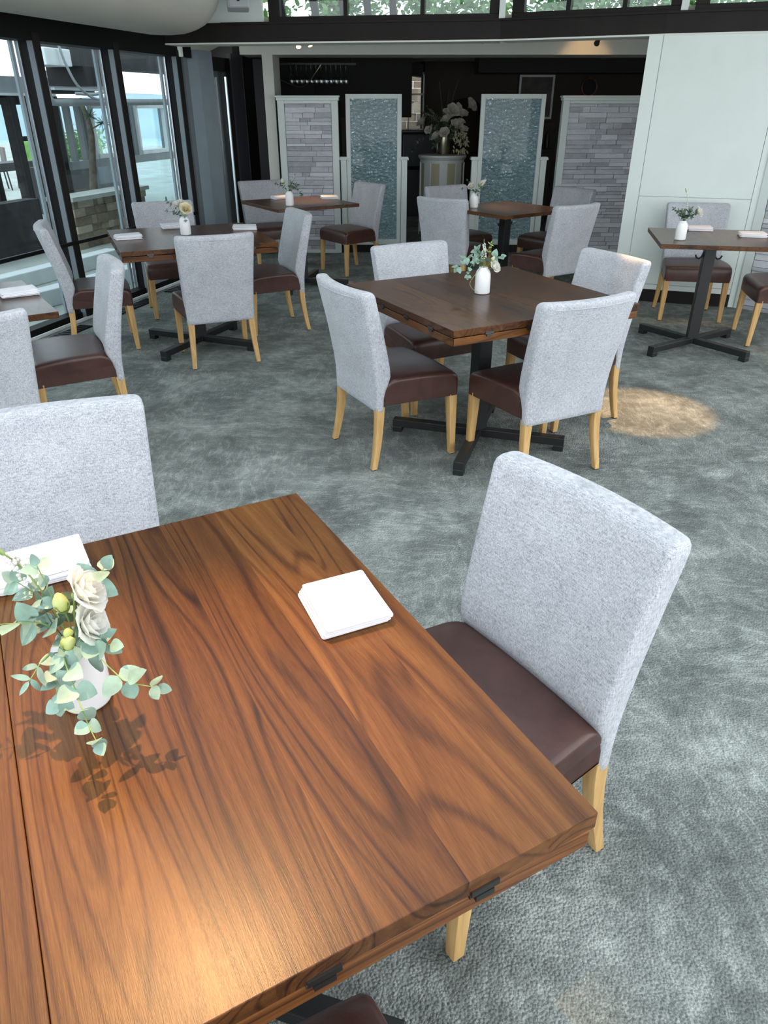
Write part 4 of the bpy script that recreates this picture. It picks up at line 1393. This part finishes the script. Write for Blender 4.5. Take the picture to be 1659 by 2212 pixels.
# courtyard ground and low kerbs
struct(ebox(MB(), -20, 30, 0.08, 26, -0.30, -0.12).build('ground', 'patio'))
for k, (pl, lab) in enumerate((([(-4, 2.0), (-1, 1.45), (1.0, 0.95), (2.6, 0.75)], 'curved cream kerb nearest the glass outside the left pane'),
                               ([(-4, 2.6), (-1, 2.2), (1.2, 1.75), (3.4, 1.6)], 'outer curved cream kerb outside the left pane'))):
    m = MB(); rings = []
    sp_ = spline([(a, c, 0) for a, c in pl], 28)
    for q in sp_:
        rings.append([ex(q.x, q.y - .11, -.12), ex(q.x, q.y + .11, -.12), ex(q.x, q.y + .09, .03), ex(q.x, q.y - .09, .03)])
    m.loft(rings)
    tag(m.build('garden_kerb', 'ext_white', None, bevel=.01), lab, 'kerb', 'curved kerbs in the courtyard')
# dark low wall across the courtyard
struct(ebox(MB(), -8, 3.75, 2.8, 3.0, -0.12, 0.52).build('wall_terrace', 'ext_dark'))
# the wing across the courtyard: posts, fascia
m = MB()
for q in (2.9, 3.7, 4.40, 4.98, 5.47, 5.86):
    ebox(m, q - .05, q + .05, 3.92, 4.08, -0.12, 1.66)
ebox(m, 2.0, 5.9, 3.9, 4.1, 1.55, 1.66)
ebox(m, 4.98, 5.47, 3.95, 4.05, 1.10, 1.16)
struct(m.build('trim_20', 'dark_wood'))
struct(ebox(ebox(MB(), 1.0, 5.6, 3.75, 3.95, 1.68, 1.88), 5.6, 6.9, 3.75, 3.95, 1.76, 1.97).build('trim_21', 'fascia'))
struct(ebox(ebox(MB(), 1.0, 5.6, 3.68, 3.76, 1.655, 1.685), 5.6, 6.9, 3.68, 3.76, 1.735, 1.765).build('trim_22', 'ext_white'))
struct(ebox(MB(), 1.0, 6.9, 3.95, 6.0, 1.70, 1.76).build('roof_wing', 'ext_dark'))
# glazed end of the wing seen through the middle pane
m = MB()
for q in (5.95, 6.18, 6.45, 6.55):
    ebox(m, q - .03, q + .03, 3.95, 4.05, 0.72, 1.60)
for q in (7.42, 7.62, 7.80, 8.9):
    ebox(m, q - .05, q + .05, 3.93, 4.07, 0.70, 1.62)
ebox(m, 5.9, 9.6, 3.93, 4.07, 1.56, 1.64)
ebox(m, 5.9, 9.6, 3.86, 4.07, 0.68, 0.79)
struct(m.build('window_frame_wing', 'fascia'))
m = MB()
for a, c in ((6.62, 7.36), (7.86, 8.80)):
    ebox(m, a, c, 3.88, 3.95, 0.80, 0.86); ebox(m, a, c, 3.88, 3.95, 1.50, 1.56)
    ebox(m, a, a + .05, 3.88, 3.95, 0.80, 1.56); ebox(m, c - .05, c, 3.88, 3.95, 0.80, 1.56)
struct(m.build('trim_23', 'ext_white'))
struct(ebox(MB(), 6.6, 9.5, 3.99, 4.0, 0.79, 1.56).build('window_31', 'glass'))
struct(ebox(MB(), 6.6, 9.5, 3.96, 4.0, -0.12, 0.68).build('window_32', 'glass'))
struct(ebox(MB(), 6.9, 9.5, 5.4, 5.5, -0.12, 0.62).build('wall_wing', 'ext_dark'))
# overhanging roof box, dark soffit and shaft close to the glass
struct(ebox(MB(), 4.42, 9.5, 2.5, 2.95, 1.97, 2.7).build('roof_soffit', 'ext_dark'))
struct(ebox(MB(), 4.62, 5.15, 2.45, 3.0, 1.76, 1.97).build('roof_shaft', 'dark_room'))
tag(ebox(MB(), 3.86, 4.36, 2.40, 2.75, 1.95, 2.13, .05).build('utility_box', 'ext_white', None, bevel=.01), 'white metal box under the outside roof, cable looping from it', 'utility box')
pts = [ex(4.10, 2.36, 2.17), ex(4.15, 2.34, 1.96), ex(4.26, 2.3, 1.74), ex(4.58, 2.3, 1.61), ex(4.92, 2.3, 1.68), ex(5.10, 2.38, 1.86), ex(5.2, 2.5, 2.0)]
tag(MB().tube(spline(pts, 40), .016, 8).build('cable', 'galv', None, smooth=True), 'grey cable hanging in a loop outside the middle pane', 'cable')
pts = [ex(4.45, 2.5, 1.67), ex(4.75, 2.4, 1.67), ex(5.0, 2.4, 1.75), ex(5.2, 2.5, 1.98)]
tag(MB().tube(spline(pts, 30), .020, 8).build('cable', 'galv', None, smooth=True), 'thicker grey cable running above the hanging loop outside', 'cable')
pts = [ex(4.06, 2.6, 1.72), ex(4.06, 2.6, 1.62), ex(4.12, 2.6, 1.575), ex(4.25, 2.6, 1.57), ex(8.5, 2.6, 1.60)]
tag(MB().tube(pts, .040, 12).build('pipe', 'galv', None, smooth=True), 'grey horizontal pipe outside above the pale window', 'pipe')
# low fieldstone wall
m = MB(); a, c = ex(3.95, 2.5), ex(5.6, 2.5)
ledgestone(m, (a.x, a.y), (c.x, c.y), -0.12, 0.47, random.Random(9), .05, .11)
ebox(m, 3.95, 5.6, 2.5, 2.78, -0.12, 0.47)
struct(m.build('wall_garden', 'field_stone', tone=True))
struct(ebox(MB(), 3.9, 5.65, 2.42, 2.82, 0.47, 0.52).build('trim_24', 'patio'))
struct(ebox(MB(), 17.0, 21.0, 14.0, 14.5, -0.12, 0.55).build('hedge', 'grass'))

def foliage(m, c, r, n, rn, size, flat=1.0):
    for k in range(n):
        u = Vector((rn.gauss(0, 1), rn.gauss(0, 1), rn.gauss(0, 1))).normalized() * r * rn.uniform(.55, 1.0)
        u.z *= flat
        d = Vector((rn.gauss(0, 1), rn.gauss(0, 1), rn.gauss(0, .6)))
        if d.length < .1:
            continue
        leaf(m, Vector(c) + u, d, Vector((rn.gauss(0, .4), rn.gauss(0, .4), 1)), size * rn.uniform(.7, 1.3), size * .5)
def tree(label, base, h, r, seed, n=420, size=.22, cat='tree', name='leafy_tree', trunk_r=.09):
    rn = random.Random(seed)
    t = thing(name, label, cat, base)
    MB().tube(spline([(0, 0, 0), (.05, .03, h * .4), (-.03, 0, h * .8)], 10), trunk_r, 10, trunk_r * .5).build('trunk', 'bark', t, smooth=True)
    m = MB()
    for k in range(5):
        foliage(m, (rn.uniform(-.5, .5) * r, rn.uniform(-.5, .5) * r, h * .8 + rn.uniform(-.4, .4) * r), r * .75, n // 5, rn, size)
    m.build('crown', 'foliage', t, smooth=True)
    return t
for k, (s, o, h, r, lab) in enumerate(((9.6, 12.5, 1.7, .8, 'green bush beyond the terrace, nearest the left edge of the glass'), (12.2, 13.0, 1.6, .9, 'green bush behind the terrace chairs, nearer the first post'),
                                       (9.9, 6.8, 1.2, .6, 'bush outside beyond the third pane'))):
    tree(lab, ex(s, o, -0.12), h, r, 200 + k, 500, .14, 'bush', 'green_bush', .04)
t = thing('garden_tree', 'bare slanting tree trunk behind the low stone wall outside', 'tree', ex(5.55, 3.25, -0.12))
MB().tube(spline([(0, 0, 0), (-.05, .02, .45), (.0, 0, .85), (.05, .05, 1.35), (-.02, .02, 1.75)], 14), .075, 10, .03).build('trunk', 'bark', t, smooth=True)
tw = ex(5.36, 3.0, 1.42) - ex(5.55, 3.25, -0.12)
MB().tube(spline([(0.05, .05, 1.40), tuple(tw * .5 + Vector((.02, .02, .75))), tuple(tw)], 10), .010, 6).build('branch', 'bark', t, smooth=True)
tw2 = ex(5.62, 3.0, 1.33) - ex(5.55, 3.25, -0.12)
MB().tube(spline([(0.05, .05, 1.36), tuple(tw2)], 6), .010, 6).build('branch', 'bark', t, smooth=True)
for k, c in enumerate((tw, tw2)):
    rn = random.Random(300 + k); m = MB()
    for q in range(70):
        d = Vector((rn.gauss(0, 1), rn.gauss(0, 1), rn.gauss(0, .8))).normalized()
        m.tube([Vector(c), Vector(c) + d * rn.uniform(.07, .13)], .0022, 3)
    m.build('needle_tuft', 'pine', t)
# patio chairs and a table on the terrace
def patio_chair(label, p, rz):
    t = thing('patio_chair', label, 'chair', p, rz, 'chairs on the outdoor terrace')
    MB().box((0, 0, .42), (.46, .46, .05)).build('seat', 'patio_chair', t, bevel=.01)
    MB().loft([[(x, -.22 - .06 * (z - .44) + yy - .05 * (1 - (x / .25) ** 2), z) for x, yy in [(-.24, 0), (-.12, 0), (0, 0), (.12, 0), (.24, 0), (.24, .03), (.12, .03), (0, .03), (-.12, .03), (-.24, .03)]] for z in (.46, .6, .75, .86)]).build('backrest', 'patio_chair', t)
    for sx in (-1, 1):
        for sy in (-1, 1):
            MB().tube([(sx * .21, sy * .20, .42), (sx * .23, sy * .23, 0)], .016, 8).build('leg', 'black_metal', t)
    return t
pc = [(10.2, 9.2, 200, 'patio chair farthest left on the terrace outside'), (10.95, 9.0, 190, 'patio chair in the middle of the terrace outside, facing us'), (11.7, 9.1, 215, 'patio chair nearest the first window post on the terrace')]
for s, o, a, lab in pc:
    patio_chair(lab, ex(s, o, -.12), R(a) + EROT - R(90) + R(-60))
t = thing('patio_table', 'dark narrow table on the terrace in front of the patio chairs', 'table', ex(7.9, 7.0, -.12), EROT)
MB().box((0, 0, .66), (1.7, .45, .14)).build('tabletop', 'ext_dark', t, bevel=.005)
for sx in (-1, 1):
    for sy in (-1, 1):
        MB().box((sx * .78, sy * .18, .295), (.06, .06, .59)).build('leg', 'fascia', t)
# trees behind the clerestory and a rail on the roof deck
for k, (x, where) in enumerate(((-3.2, 'at the far left of the high glazing'), (-0.9, 'behind the slanted slats of the high glazing'), (1.4, 'behind the pale strip left of centre in the high glazing'),
                                (3.7, 'behind the middle pane of the high glazing'), (6.0, 'behind the right pale strip of the high glazing'), (8.3, 'at the far right of the high glazing'))):
    tree('leafy tree ' + where, (x, 17.6 + .3 * (k % 2), -0.3), 4.9, 1.3, 400 + k, 2800, .17)
t = thing('deck_railing', 'slanted dark slats behind the high glazing at upper centre left', 'railing', (0, 8.3, 2.2))
for k, x in enumerate((-1.02, -.70, -.42, -.18, .08)):
    MB().box((x, 0.1 * k, .42), (.07, .12, .84), (0, R(-10 + 2 * k), 0)).build('slat', 'dark_wood', t)
# distance: hills over a pale lake
struct(MB().box((-60, 120, -6.1), (300, 240, .2)).build('lake', 'lake'))
m = MB(); rings = []
rn = random.Random(2)
for j in range(49):
    a = R(62 + 110 * j / 48)
    d = Vector((math.cos(a), math.sin(a), 0))
    h = 6 + 2.2 * math.sin(j * .55) + 1.6 * math.sin(j * 1.3 + 1) + rn.uniform(-.5, .5)
    rings.append([d * 230 + Vector((0, 0, -6)), d * 250 + Vector((0, 0, h)), d * 285 + Vector((0, 0, h * .8)), d * 300 + Vector((0, 0, -6))])
m.loft(rings)
struct(m.build('hills', 'hills', None, smooth=60))
